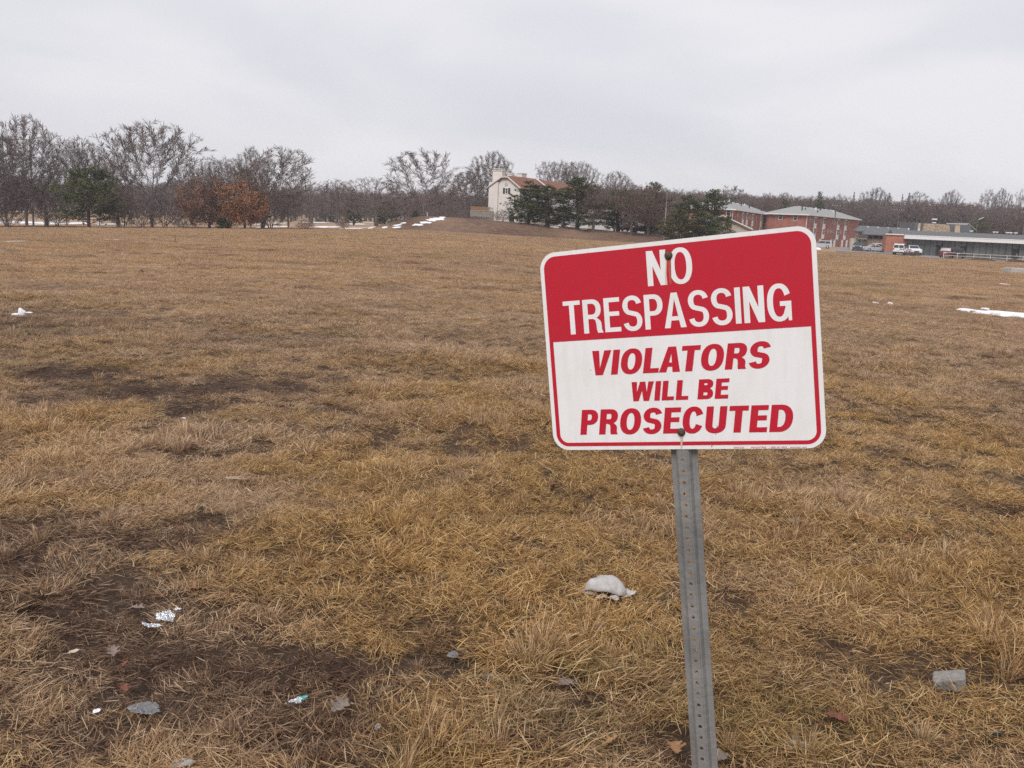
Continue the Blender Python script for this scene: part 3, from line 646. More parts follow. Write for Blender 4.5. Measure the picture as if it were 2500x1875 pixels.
# ================================================================== trees
def norm(v): return v / (np.linalg.norm(v) + 1e-9)
def perp(d, az):
    a = np.cross(d, (0.13, 0.21, 0.97) if abs(d[2]) < 0.9 else (1.0, 0.2, 0)); a = norm(a); c = np.cross(d, a)
    return a * math.cos(az) + c * math.sin(az)
class Tubes:
    def __init__(s): s.v = []; s.f = []; s.n = 0
    def tube(s, pts_, r0, r1, n):
        m = len(pts_); P_ = np.array(pts_); d = np.gradient(P_, axis=0); d /= np.linalg.norm(d, axis=1)[:, None] + 1e-9
        ref = np.where(np.abs(d[:, 2:3]) < 0.9, np.array([[0.13, 0.21, 0.97]]), np.array([[1.0, 0.2, 0.0]]))
        a = np.cross(d, ref); a /= np.linalg.norm(a, axis=1)[:, None]; c = np.cross(d, a)
        r_ = np.linspace(r0, r1, m)[:, None, None]; t_ = np.arange(n) * 2 * math.pi / n
        ring = P_[:, None] + r_ * (a[:, None] * np.cos(t_)[None, :, None] + c[:, None] * np.sin(t_)[None, :, None])
        s.v.append(ring.reshape(-1, 3)); b0 = s.n; s.n += m * n
        for i in range(m - 1):
            for k in range(n):
                k2 = (k + 1) % n; s.f.append((b0 + i * n + k, b0 + i * n + k2, b0 + (i + 1) * n + k2, b0 + (i + 1) * n + k))
    def tris(s, V, F):
        s.v.append(V); s.f.extend((F + s.n).tolist()); s.n += len(V)
    def mesh(s, name, m, attrs=None, smooth=True):
        return np_mesh(name, np.concatenate(s.v) if s.v else np.zeros((0, 3)), s.f, m, attrs, smooth)
def bare_tree(seed, H=12.0, z0=2.0, R=4.5, shape='round', trunk_h=2.0, n_att=1500, step=0.34, dk=0.62, up=0.10, lean=0.0, stems=1, tip=0.0058, twl=0.85, ntw=6, twig=0.0045, wig=0.10, flat=1.0):
    """a crown grown into an envelope: branches reach for scattered points, radii follow from what they carry.
    returns (limb tubes, twig tubes, twig ends)"""
    r = np.random.default_rng(seed); n_att = int(n_att * 1.15); dk *= .95; step *= .95
    f = r.random(n_att * 3); z = z0 + (H - z0) * f
    if shape == 'round': pr = np.sqrt(np.clip(1 - (2 * f - 1) ** 2, 0, 1)) ** .85
    elif shape == 'vase': pr = np.clip(.22 + 1.25 * f, 0, 1) * np.sqrt(np.clip(1 - ((f - .62) / .39).clip(0) ** 2, 0, 1))
    elif shape == 'tall': pr = np.clip(.45 + .9 * f, 0, 1) * np.sqrt(np.clip(1 - ((f - .5) / .51).clip(0) ** 2, 0, 1))
    elif shape == 'dome': pr = np.sqrt(np.clip(1 - (f * .98) ** 2.2, 0, 1)) * np.clip(.55 + 1.5 * f, 0, 1)
    keep = r.random(n_att * 3) < pr ** 2 + .05; f, z, pr = f[keep][:n_att], z[keep][:n_att], pr[keep][:n_att]; n = len(f)
    az = r.uniform(0, 6.2832, n); q = r.random(n) ** .42
    lump = 1 + .75 * vnoise(az * 1.3, f * 4, 1.0, seed % 50) + .40 * vnoise(az * 3.1, f * 8, 1.0, seed % 40 + 3)
    rr = R * pr * q * lump
    A = np.stack([rr * np.cos(az) + lean * f * H, rr * np.sin(az) * flat, z + .5 * R * .2 * (lump - 1)], 1)
    nodes = []; par = []
    for s_ in range(stems):
        bx, by = (0, 0) if stems == 1 else (r.normal(0, .28), r.normal(0, .28)); k = max(2, int(trunk_h / step)); ln = r.normal(0, .10, 2) if stems > 1 else r.normal(0, .03, 2)
        for i in range(k + 1):
            t_ = i / k; nodes.append((bx + (ln[0] * trunk_h + lean * trunk_h) * t_ + r.normal(0, .02), by + ln[1] * trunk_h * t_ + r.normal(0, .02), -.3 + (trunk_h + .3) * t_)); par.append(len(nodes) - 2 if i else -1)
    X = np.array(nodes); par = list(par); best = np.full(n, 1e9); bi = np.zeros(n, int)
    def upd(i0):
        nonlocal best, bi
        new = X[i0:]; d = np.sqrt(((A[:, None] - new[None]) ** 2).sum(-1)); j = d.argmin(1); dm = d[np.arange(len(A)), j]; m_ = dm < best
        best = np.where(m_, dm, best); bi = np.where(m_, j + i0, bi)
    upd(0); cnt = np.zeros(20000, int)
    for it in range(150):
        alive = best > dk
        if alive.sum() < 4 or len(X) > 7500: break
        A, best, bi = A[alive], best[alive], bi[alive]
        u_, inv = np.unique(bi, return_inverse=True); v = (A - X[bi]) / best[:, None]; acc = np.zeros((len(u_), 3)); np.add.at(acc, inv, v)
        acc /= np.linalg.norm(acc, axis=1)[:, None] + 1e-9
        par_a = np.array(par)[u_]; pd = np.where((par_a >= 0)[:, None], X[u_] - X[np.maximum(par_a, 0)], np.array([[0, 0, step]])); pd /= np.linalg.norm(pd, axis=1)[:, None] + 1e-9
        acc = acc + .55 * pd + np.array([0, 0, up]) + r.normal(0, wig, acc.shape); acc /= np.linalg.norm(acc, axis=1)[:, None]
        cnt[u_] += 1; ok = cnt[u_] <= 3; stuck = ~ok[inv]
        i0 = len(X); X = np.concatenate([X, X[u_[ok]] + acc[ok] * step]); par += list(u_[ok])
        if stuck.any():
            k_ = ~stuck; A, best, bi = A[k_], best[k_], bi[k_]
        if len(X) > i0: upd(i0)
    par = np.array(par); N_ = len(X); rad_ = np.zeros(N_); nch = np.bincount(par[par >= 0], minlength=N_)
    e = 1.86; acc = np.zeros(N_)
    for i in range(N_ - 1, -1, -1):
        rad_[i] = tip if nch[i] == 0 else acc[i] ** (1 / e)
        if par[i] >= 0: acc[par[i]] += rad_[i] ** e
    rad_ = rad_ * (1 + 1.1 * S((rad_ - .025) / .12))
    W, C = Tubes(), Tubes(); k = np.where(par >= 0)[0]; p0, p1, r0_, r1_ = X[par[k]], X[k], np.minimum(rad_[par[k]], rad_[k] * 1.35), rad_[k]
    d = p1 - p0; d /= np.linalg.norm(d, axis=1)[:, None] + 1e-9
    a_ = np.cross(d, np.where(np.abs(d[:, 2:3]) < .9, np.array([[.13, .21, .97]]), np.array([[1.0, .2, 0]]))); a_ /= np.linalg.norm(a_, axis=1)[:, None]; c_ = np.cross(d, a_)
    for T_, sel, m_ in ((W, r1_ > .05, 6), (W, (r1_ <= .05) & (r1_ > .024), 4), (C, r1_ <= .024, 3)):
        if not sel.any(): continue
        t_ = np.arange(m_) * 2 * math.pi / m_; ca, sa = np.cos(t_)[None, :, None], np.sin(t_)[None, :, None]; off = a_[sel][:, None] * ca + c_[sel][:, None] * sa
        V = np.concatenate([p0[sel][:, None] + off * r0_[sel][:, None, None], p1[sel][:, None] + off * r1_[sel][:, None, None]], 1).reshape(-1, 3)
        b_ = np.arange(sel.sum())[:, None, None] * 2 * m_; j = np.arange(m_)
        T_.tris(V, (b_ + np.stack([j, (j + 1) % m_, (j + 1) % m_ + m_, j + m_], -1)[None]).reshape(-1, 4))
    thin = np.where((r1_ < .022))[0]; q = np.repeat(thin, ntw); tpos = r.random((len(q), 1)); b0 = p0[q] + (p1[q] - p0[q]) * tpos
    pv = r.normal(0, 1, (len(q), 3)); pv -= d[q] * (pv * d[q]).sum(1)[:, None]; pv /= np.linalg.norm(pv, axis=1)[:, None]
    dv = d[q] + pv * r.uniform(.4, 1.0, (len(q), 1)) + np.array([0, 0, .18]); dv /= np.linalg.norm(dv, axis=1)[:, None]; L_ = r.uniform(.4, 1.25, (len(q), 1)) * twl
    sd = np.cross(dv, r.normal(0, 1, (len(q), 3))); sd /= np.linalg.norm(sd, axis=1)[:, None]; hw = twig / 2
    V = np.stack([b0 - sd * hw, b0 + sd * hw, b0 + dv * L_ * .55 + np.cross(sd, dv) * L_ * .08, b0 + dv * L_], 1).reshape(-1, 3); i0 = np.arange(len(q))[:, None] * 4
    C.tris(V, np.concatenate([i0 + np.array([[0, 1, 2]]), i0 + np.array([[0, 2, 3]])]))
    return W, C, b0 + dv * L_ * .7
class Proto:
    """a pair of meshes (trunk, crown) with its own extent, to be set up as separate trees"""
    def __init__(s, W, C, mt, mc, attrs=None, wn='trunk', cn='crown'):
        if wn is None: C.v = W.v + C.v; C.f = [tuple(f) for f in W.f] + [tuple(i + W.n for i in f) for f in C.f]; C.n += W.n
        s.tm = W.mesh(wn, mt) if wn else None; s.cm = C.mesh(cn, mc, attrs, smooth=False)
        zs = np.concatenate([np.concatenate(W.v)[:, 2], np.concatenate(C.v)[:, 2]])
        xs = np.concatenate([np.concatenate(W.v)[:, 0], np.concatenate(C.v)[:, 0]])
        s.H = np.percentile(zs, 99.7); s.W = np.percentile(xs, 98.5) - np.percentile(xs, 1.5)
ALLTREES = []
def put_tree(proto, name, label, u, vtop, D, wpx=None, rz=None, cat='tree', group=None, vb=552, sink=0.0, mt=None, mc=None):
    p = P(u, vb, D); x, y = p[0], p[1]; z = float(T(x, y)) - sink
    zt = P(u, vtop, D)[2]; h = (zt - z); sz = h / proto.H
    sx = (wpx * D / F_PX) / proto.W if wpx else sz
    o = thing(name, label, cat, (x, y, z), RNG.uniform(0, 6.28) if rz is None else rz, group, (sx, sx, sz))
    for me_, nm, mm in ((proto.tm, 'trunk', mt), (proto.cm, 'crown', mc)):
        if me_ is None: continue
        c = link_mesh(me_, nm, o)
        if mm: c.material_slots[0].link = 'OBJECT'; c.material_slots[0].material = mm
    ALLTREES.append(o); return o

PB = {}
def mk(key, mt, mc, **kw):
    W, C, _ = bare_tree(**kw); PB[key] = Proto(W, C, mt, mc, wn=None if key == 'brush' else 'trunk')
mk('spread', M_bark, M_twig, seed=1, H=14, z0=1.8, R=6.2, shape='dome', trunk_h=2.6, n_att=1700)
mk('spread2', M_bark, M_twig, seed=2, H=14, z0=2.6, R=5.0, shape='tall', trunk_h=3.0, n_att=1500, wig=.14)
mk('vase', M_bark, M_twig, seed=3, H=15, z0=3.4, R=5.6, shape='vase', trunk_h=1.5, n_att=1350, up=.16, dk=.75)
mk('vase2', M_bark, M_twig, seed=4, H=13, z0=2.2, R=5.8, shape='vase', trunk_h=1.3, n_att=1150, dk=.8, wig=.14, stems=2)
mk('solo', M_bark, M_twig, seed=14, H=13, z0=1.5, R=5.6, shape='round', trunk_h=1.2, n_att=800, dk=.85, wig=.13, stems=3, up=.14)
mk('tall', M_bark, M_twig, seed=5, H=15, z0=4.0, R=3.0, shape='tall', trunk_h=3.6, n_att=900, up=.16, dk=.7)
mk('round', M_bark, M_twig, seed=6, H=9, z0=1.4, R=4.8, shape='dome', trunk_h=1.4, n_att=1900, step=.28, dk=.48, twl=.5)
mk('dense', M_bark, M_twig, seed=7, H=10, z0=1.2, R=3.6, shape='tall', trunk_h=1.3, n_att=2000, step=.28, dk=.46, twl=.5, up=.14)
mk('lean', M_bark, M_twig, seed=8, H=13, z0=1.6, R=5.8, shape='dome', trunk_h=1.5, n_att=1800, lean=.20)
mk('brush', M_twig, M_twig, seed=9, H=6, z0=.3, R=3.4, shape='dome', trunk_h=.3, n_att=1500, step=.26, dk=.44, stems=6, tip=.0075, twl=.5)
mk('small', M_bark, M_twig, seed=10, H=6, z0=1.6, R=1.9, shape='tall', trunk_h=1.5, n_att=600, step=.24, dk=.42, tip=.0075, twl=.4)

def conifer(seed, H, base_r, kind, whorl=0.55, gap=0.25, tuft=0.34, dens=1.0, bare=0.12, trunks=1, r0=.2):
    """kind 'pine': irregular, limbs ending in needle tufts; 'spruce': a cone of drooping boughs"""
    r = np.random.default_rng(seed); W, C = Tubes(), Tubes(); shade = []; q0, dv, Ls = [], [], []
    for tk in range(trunks):
        ox, oy = (0, 0) if trunks == 1 else ((tk - (trunks - 1) / 2) * base_r * .62 + r.uniform(-.3, .3), r.uniform(-base_r * .3, base_r * .3)); Hh = H * (1 if tk == 0 else (.93, .78)[tk % 2])
        o = [np.array([ox + r.normal(0, .10) * k * .4, oy + r.normal(0, .10) * k * .4, -0.3 + (Hh + .3) * k / 6]) for k in range(7)]
        W.tube(o, r0, .03, 7)
        z = Hh * bare
        while z < Hh * 0.985:
            f = z / Hh; i = min(int((z + .3) / (Hh + .3) * 6), 5); c0 = o[i] + (o[i + 1] - o[i]) * ((z + .3) / (Hh + .3) * 6 - i)
            if kind == 'pine': prof_ = base_r * (math.sin(math.pi * min(1, (f * .80 + .20))) ** .6) * (1 - .22 * f); el = .30 - .1 * (1 - f)
            else: prof_ = base_r * (1 - f) ** .85 + .12; el = -.12 + .35 * f
            nb_ = r.integers(4, 7)
            for b_ in range(nb_):
                if r.random() < gap: continue
                az = 6.283 * (b_ + r.uniform(-.4, .4)) / nb_; L_ = prof_ * r.uniform(.6, 1.18)
                d = norm(np.array([math.cos(az), math.sin(az), el + r.normal(0, .16)])); pts_ = [c0]
                dd = d.copy()
                for k in range(3): dd = norm(dd + np.array([0, 0, .12 if kind == 'pine' else -.06]) + r.normal(0, .08, 3)); pts_.append(pts_[-1] + dd * L_ / 3)
                W.tube(pts_, max(.018, .022 * L_), .012, 3)
                nt_ = max(2, int(L_ * 9.0 * dens))
                for j in range(nt_):
                    ff = r.uniform(.22, 1.04) ** .7; k = min(int(ff * 3), 2); a_ = pts_[k] + (pts_[k + 1] - pts_[k]) * min(1.0, ff * 3 - k)
                    cpos = a_ + r.normal(0, .10 + .07 * L_ * (1 - .5 * ff), 3); tone = np.clip(r.normal(.5, .25), 0, 1)
                    for m_ in range(9):
                        dn = norm(dd * .7 + r.normal(0, .62, 3) + np.array([0, 0, .28 if kind == 'pine' else -.05]))
                        q0.append(cpos + r.normal(0, .05, 3)); dv.append(dn); Ls.append(tuft * r.uniform(.6, 1.2)); shade.append(np.clip(tone + r.normal(0, .12), 0, 1))
            z += whorl * r.uniform(.7, 1.3) * (1 - .35 * f)
    q0 = np.array(q0); dv = np.array(dv); Ls = np.array(Ls)[:, None]; n = len(q0)
    sd = np.cross(dv, r.normal(0, 1, (n, 3))); sd /= np.linalg.norm(sd, axis=1)[:, None]
    V = np.stack([q0 - sd * Ls * .13, q0 + sd * Ls * .13, q0 + dv * Ls], 1).reshape(-1, 3)
    C.tris(V, np.arange(3 * n).reshape(-1, 3)); return W, C, np.repeat(shade, 3)
def mkc(key, mc, **kw):
    W, C, sh_ = conifer(**kw); PB[key] = Proto(W, C, M_pbark, mc, {'shade': sh_})
mkc('pineA', M_needle, seed=21, H=9, base_r=2.6, kind='pine', whorl=.50, gap=.22, bare=.05)
mkc('pineB', M_needle, seed=22, H=9, base_r=3.0, kind='pine', whorl=.50, gap=.22, bare=.07)
mkc('pineC', M_needle, seed=23, H=11, base_r=3.0, kind='pine', whorl=.50, gap=.20, bare=.05)
mkc('pineY', M_needle_y, seed=24, H=8, base_r=2.8, kind='pine', whorl=.55, gap=.20, bare=.05)
mkc('pineM', M_needle, seed=25, H=9, base_r=3.9, kind='pine', whorl=.46, gap=.24, bare=.08, trunks=1)
mkc('pineS', M_needle, seed=26, H=6, base_r=1.9, kind='spruce', whorl=.50, gap=.22, bare=.04, r0=.12)
mkc('spruce', M_needle, seed=27, H=12, base_r=2.6, kind='spruce', whorl=.55, gap=.10, bare=.06)
mkc('spruceF', M_needle_far, seed=28, H=12, base_r=2.6, kind='spruce', whorl=.60, gap=.10, bare=.06, dens=.7)
mkc('shrubE', M_needle, seed=29, H=2.2, base_r=1.3, kind='pine', whorl=.25, gap=.12, bare=.02, r0=.06, tuft=.28)

def leafy(seed, n, m_, **kw):
    W, C, q = bare_tree(seed=seed, **kw); r = np.random.default_rng(seed + 5)
    W.v += C.v; W.f += [tuple(i + W.n for i in f) for f in C.f]; W.n += C.n
    lo, hi = np.percentile(q, 2, axis=0), np.percentile(q, 98, axis=0)
    keep = (vnoise(q[:, 0] + q[:, 2], q[:, 1] + q[:, 2] * 1.3, 1.5, seed) > -.20); q = q[keep]
    k = r.integers(0, len(q), n); p = q[k] + r.normal(0, .22, (n, 3)); d = r.normal(0, 1, (n, 3)) + np.array([0, 0, -.4]); d /= np.linalg.norm(d, axis=1)[:, None]
    sd = np.cross(d, r.normal(0, 1, (n, 3))); sd /= np.linalg.norm(sd, axis=1)[:, None]; L_ = r.uniform(.13, .25, (n, 1))
    V = np.stack([p, p + d * L_ * .5 + sd * L_ * .38, p + d * L_, p + d * L_ * .5 - sd * L_ * .38], 1).reshape(-1, 3)
    C2 = Tubes(); C2.tris(V, np.arange(4 * n).reshape(-1, 4))
    return Proto(W, C2, M_bark, m_, {'shade': np.repeat(np.clip(r.normal(.5, .25, n), 0, 1), 4)})
PB['oak'] = leafy(31, 14000, M_oak, H=8, z0=1.0, R=3.9, shape='dome', trunk_h=1.6, n_att=900, step=.3, dk=.6)
PB['oak2'] = leafy(32, 11000, M_oak2, H=8, z0=.8, R=4.3, shape='dome', trunk_h=1.2, n_att=1200, step=.3, dk=.55)

# ------- left hand group at the edge of the field
G_EDGE = 'trees along the far edge of the field'
tr_ = lambda *a, **k: put_tree(*a, group=G_EDGE, **k)
tr_(PB['spread'], 'bare_tree', 'big bare tree cut off by the left border of the photo', -28, 330, 152, wpx=190, rz=.4)
tr_(PB['spread2'], 'bare_tree', 'tallest bare tree in the left corner with a thick split trunk', 66, 286, 150, wpx=165, rz=1.3)
tr_(PB['dense'], 'bare_tree', 'low dense bare tree with a forked trunk left of the dark green pine', 113, 415, 151, wpx=120, rz=2.2)
tr_(PB['tall'], 'bare_tree', 'slim bare tree rising behind the left side of the dark green pine', 164, 343, 166, wpx=86, rz=.2)
tr_(PB['tall'], 'bare_tree', 'slim bare tree rising straight behind the dark green pine', 203, 338, 170, wpx=80, rz=2.5)
tr_(PB['tall'], 'bare_tree', 'slim bare tree rising behind the right side of the dark green pine', 243, 352, 168, wpx=76, rz=4.1)
put_tree(PB['pineM'], 'pine_tree', 'broad dark green pine standing among bare trees', 218, 410, 146, wpx=138, rz=.15, group=G_EDGE)
tr_(PB['dense'], 'bare_tree', 'reddish brown twiggy tree between the dark pine and the tall fan shaped tree', 288, 374, 158, wpx=84, rz=.9, mc=M_twig_red)
tr_(PB['vase'], 'bare_tree', 'tall bare tree fanning out in many straight limbs from a low fork', 372, 302, 154, wpx=190, rz=.3)
tr_(PB['dense'], 'bare_tree', 'leftmost of three rounded bare trees standing behind the russet oaks', 468, 408, 186, wpx=95, rz=5.0)
tr_(PB['dense'], 'bare_tree', 'middle of three rounded bare trees standing behind the russet oaks', 515, 386, 190, wpx=105, rz=3.0)
tr_(PB['dense'], 'bare_tree', 'rightmost of three rounded bare trees standing behind the russet oaks', 562, 388, 188, wpx=100, rz=1.0)
put_tree(PB['pineY'], 'pine_tree', 'olive yellow conifer peeking over the brighter russet oak', 598, 413, 158, wpx=64, rz=.5, group=G_EDGE)
put_tree(PB['oak2'], 'oak_tree', 'duller red brown oak still holding its leaves', 512, 432, 148, wpx=135, rz=.8, group='oaks still holding brown leaves')
put_tree(PB['oak'], 'oak_tree', 'brighter orange brown oak still holding its leaves', 598, 440, 147, wpx=112, rz=2.0, group='oaks still holding brown leaves')
tr_(PB['spread2'], 'bare_tree', 'upright bare tree behind the brighter russet oak', 612, 362, 166, wpx=80, rz=.7)
tr_(PB['lean'], 'bare_tree', 'large bare tree leaning right with a wide crown beside the brighter russet oak', 640, 362, 152, wpx=195, rz=0.0)
tr_(PB['dense'], 'bare_tree', 'thin grey bare tree at the right foot of the big leaning tree', 704, 462, 170, wpx=60, rz=3.3)
for k, (u, vt, D, wp, lb) in enumerate([(20, 455, 153, 90, 'grey brush thicket under the tree cut off by the left border'), (140, 470, 158, 80, 'grey brush thicket left behind the dark green pine'), (300, 452, 152, 80, 'brush thicket right beside the dark green pine'),
                                        (345, 462, 150, 90, 'brush thicket at the foot of the tall fan shaped tree'), (402, 455, 151, 95, 'brush thicket between the fan shaped tree and the dead bent limb'), (452, 478, 156, 70, 'brush thicket at the left foot of the duller oak'),
                                        (560, 480, 155, 80, 'brush thicket between the two russet oaks'), (660, 470, 160, 80, 'brush thicket below the wide crown of the leaning tree')]):
    put_tree(PB['brush'], 'thicket', lb, u, vt, D, wpx=wp, rz=k * 1.1, cat='bush', group='brush thickets under the trees', mc=M_twig_red if k in (2, 6) else None)
put_tree(PB['shrubE'], 'evergreen_bush', 'small dark evergreen bush at the foot of the russet oaks', 545, 530, 146, wpx=34, cat='bush')
# the dead, bent limb
lx = P(447, 548, 149); tb = Tubes(); z0 = float(T(lx[0], lx[1]))
q_ = [np.array([0, 0, -.1]), np.array([-.9, 0, .8]), np.array([-1.6, 0, 2.0]), np.array([-2.6, 0, 3.1]), np.array([-4.2, .1, 3.6])]
o = thing('fallen_tree', 'dead bent tree trunk arching low over the brush left of the oaks', 'tree', (lx[0], lx[1], z0))
tb.tube(q_, .16, .05, 6); tb.tube([np.array([-.1, 0, 0]), np.array([-2.0, .2, 1.0]), np.array([-3.9, .3, 1.9]), np.array([-4.8, .3, 2.7])], .12, .04, 6); link_mesh(tb.mesh('trunk', M_bark), 'trunk', o)
W_, C_, _ = bare_tree(seed=77, H=2.2, z0=-.6, R=1.6, shape='round', trunk_h=.2, n_att=160, step=.2, dk=.35, tip=.0075, twl=.4); cm_ = link_mesh(C_.mesh('twigs', M_twig), 'twigs', o); cm_.location = (-3.6, .1, 2.4)
# brush pile and stump brush on the far edge
for u, D, wp, vt, lb in ((746, 149, 46, 536, 'low dark pile of cut brush lying on the far field edge'), (838, 165, 34, 528, 'tangle of brown twigs around the trunk of the spreading mid-field tree')):
    put_tree(PB['brush'], 'brush_pile', lb, u, vt, D, wpx=wp, cat='brush pile', mc=M_twig_red)

# ------- the trees of the golf course and the middle distance
G_MID = 'trees on the open ground beyond the field'
md_ = lambda *a, **k: put_tree(*a, group=G_MID, **k)
md_(PB['small'], 'bare_tree', 'thin bare tree on the snowy ground right of the leaning tree', 690, 455, 235, wpx=60)
md_(PB['round'], 'bare_tree', 'rounded hazy bare tree left of the grey conifer', 760, 452, 250, wpx=95)
put_tree(PB['spruceF'], 'spruce_tree', 'hazy grey green cone shaped conifer among the distant bare trees', 795, 450, 290, wpx=52, group=G_MID)
md_(PB['dense'], 'bare_tree', 'hazy bare tree just right of the grey conifer', 822, 440, 285, wpx=78)
md_(PB['vase2'], 'bare_tree', 'low forked bare tree with a rounded crown on the snowy ground', 838, 456, 175, wpx=88, rz=2.0)
put_tree(PB['pineB'], 'pine_tree', 'small dark pine left of the dense rounded tree', 863, 484, 225, wpx=46, group=G_MID)
md_(PB['round'], 'bare_tree', 'dense rounded bare tree with a short trunk beside the snow', 918, 436, 168, wpx=150, rz=1.0)
put_tree(PB['pineB'], 'pine_tree', 'dark round pine tucked behind the right side of the dense rounded tree', 940, 492, 205, wpx=62, group=G_MID)
md_(PB['small'], 'bare_tree', 'small slim bare tree between the rounded tree and the big fan of limbs', 988, 478, 200, wpx=44)
md_(PB['solo'], 'bare_tree', 'big solitary bare tree with many limbs fanning out, left of the white house', 1034, 370, 186, wpx=165, rz=.6)
put_tree(PB['pineS'], 'spruce_tree', 'small blue green spruce at the foot of the big solitary tree', 1015, 514, 182, wpx=24, group=G_MID, mc=M_needle_far)
md_(PB['dense'], 'bare_tree', 'hazy bare tree in the gap left of the white house', 1088, 452, 250, wpx=85)
md_(PB['spread2'], 'bare_tree', 'bare tree in front of the wood left of the white house', 1138, 418, 232, wpx=110, rz=2.2)
md_(PB['spread2'], 'bare_tree', 'tall bare tree rising directly behind the chimney of the white house', 1196, 372, 226, wpx=105, rz=.9)
md_(PB['vase'], 'bare_tree', 'left one of two pale bare trees rising above the house roofs', 1352, 394, 232, wpx=75)
md_(PB['vase'], 'bare_tree', 'right one of two pale bare trees rising above the house roofs', 1408, 396, 236, wpx=82, rz=2.6)
md_(PB['spread'], 'bare_tree', 'pale bare tree showing above the bushes right of the house roofs', 1502, 422, 236, wpx=85)
md_(PB['tall'], 'bare_tree', 'pale bare tree behind the two tall pines above the sign', 1778, 455, 300, wpx=80)
# ------- the pines and bare trees on the mound in front of the white house
G_P = 'pines on the mound by the houses'
pn_ = lambda *a, **k: put_tree(*a, group=G_P, vb=560, **k)
pn_(PB['pineA'], 'pine_tree', 'leftmost pine in front of the white house, ragged and open', 1290, 443, 173, wpx=96, rz=.2)
pn_(PB['pineB'], 'pine_tree', 'second pine from the left in front of the house with a leaning fork', 1335, 453, 172, wpx=112, rz=1.6)
pn_(PB['pineC'], 'pine_tree', 'tallest dark pine on the mound, third from the left', 1408, 433, 171, wpx=118, rz=2.7)
pn_(PB['pineB'], 'pine_tree', 'dark pine between two brown bare trees on the mound', 1508, 464, 176, wpx=105, rz=3.9)
pn_(PB['pineC'], 'pine_tree', 'dark pine at the right end of the mound behind brown twigs', 1590, 446, 178, wpx=84, rz=5.2)
bn_ = lambda *a, **k: put_tree(*a, group='brown twiggy trees on the mound', vb=560, mc=M_twig_red, **k)
bn_(PB['dense'], 'bare_tree', 'brown twiggy tree right beside the tallest pine on the mound', 1448, 457, 169, wpx=75, rz=.5)
bn_(PB['dense'], 'bare_tree', 'brown twiggy tree in the middle of the right half of the mound', 1541, 452, 168, wpx=82, rz=1.9)
bn_(PB['round'], 'bare_tree', 'brown twiggy tree at the right end of the mound by the grey lamp pole', 1583, 450, 170, wpx=88, rz=3.0)
bn_(PB['small'], 'bare_tree', 'slight brown tree leaning at the end of the mound', 1600, 500, 172, wpx=40, rz=.4)
put_tree(PB['brush'], 'thicket', 'leafless bush beside the grey air conditioner of the white house', 1228, 512, 178, wpx=46, cat='bush', vb=540)
put_tree(PB['oak'], 'hedge_bush', 'low orange brown hedge bush under the pines', 1352, 536, 177, wpx=34, cat='bush', vb=545)
put_tree(PB['brush'], 'thicket', 'brown brush growing by the concrete wall left of the house', 1165, 528, 176, wpx=70, cat='bush', vb=545, mc=M_twig_red)
# ------- pines right of the lamp pole, above the top edge of the sign
G_S = 'pines above the top edge of the sign'
ps_ = lambda *a, **k: put_tree(*a, group=G_S, vb=590, **k)
ps_(PB['pineC'], 'pine_tree', 'dark pine right of the grey lamp pole, broad at the base', 1675, 477, 166, wpx=96, rz=1.0)
ps_(PB['pineC'], 'pine_tree', 'tallest pine above the sign with a dense round top', 1735, 463, 168, wpx=84, rz=2.4)
ps_(PB['pineY'], 'pine_tree', 'yellowish low pine between the lamp pole and the tan garage', 1656, 512, 160, wpx=92, rz=.7)
ps_(PB['pineY'], 'pine_tree', 'greenish low pine left of the tan garage gable', 1713, 518, 161, wpx=80, rz=3.7, mc=M_needle)
ps_(PB['pineS'], 'pine_tree', 'small pointed pine in front of the tan garage gable', 1774, 527, 158, wpx=46, rz=.7)
# ------- conifers and taller trees that stand out above the wooded hill
G_H = 'trees standing out above the wooded hill'
hl = lambda *a, **k: put_tree(*a, group=G_H, vb=570, **k)
hl(PB['spruce'], 'spruce_tree', 'dark pointed spruce rising behind the near brick apartments', 1996, 469, 292, wpx=44)
hl(PB['pineB'], 'pine_tree', 'dark pine behind the left end of the near brick apartment roof', 1907, 485, 285, wpx=32)
for k, (u, vt, wp, lb) in enumerate([(2074, 470, 20, 'leftmost tiny conifer on the hill skyline'), (2163, 472, 34, 'widest tiny conifer on the hill skyline'), (2194, 475, 19, 'narrow tiny conifer on the hill skyline'), (2211, 472, 25, 'rightmost tiny conifer on the hill skyline')]):
    hl(PB['spruceF'], 'spruce_tree', lb, u, vt, 420, wpx=wp)
for k, (u, vt, wp, D, key, lb) in enumerate([(1945, 488, 60, 330, 'tall', 'pale bare tree on the skyline above the near apartment roof'), (2040, 476, 55, 350, 'dense', 'bare tree on the skyline right of the pointed spruce'), (2128, 460, 78, 360, 'spread2', 'tall bare tree on the skyline above the grey roofed office'),
                                         (2232, 470, 60, 350, 'tall', 'bare tree on the skyline right of the tiny conifers'), (2310, 466, 46, 340, 'vase', 'bare tree on the skyline above the stone clad roof'), (2402, 464, 40, 380, 'tall', 'left one of two pale crowns on the right skyline'),
                                         (2436, 462, 46, 380, 'spread2', 'right one of two pale crowns on the right skyline'), (2492, 466, 70, 340, 'round', 'reddish bare tree at the right border of the photo'), (2215, 500, 70, 290, 'spread', 'dark limbed bare tree behind the office roofs')]):
    hl(PB[key], 'bare_tree', lb, u, vt, D, wpx=wp, mc=M_twig_red if 'reddish' in lb else None)
put_tree(PB['pineB'], 'evergreen_tree', 'dark round evergreen behind the flat roof beside the street lamp', 2390, 528, 262, wpx=38, vb=600)
put_tree(PB['shrubE'], 'evergreen_bush', 'dark rounded bush at the corner of the near brick apartments', 2078, 584, 205, wpx=12, cat='bush', vb=612)

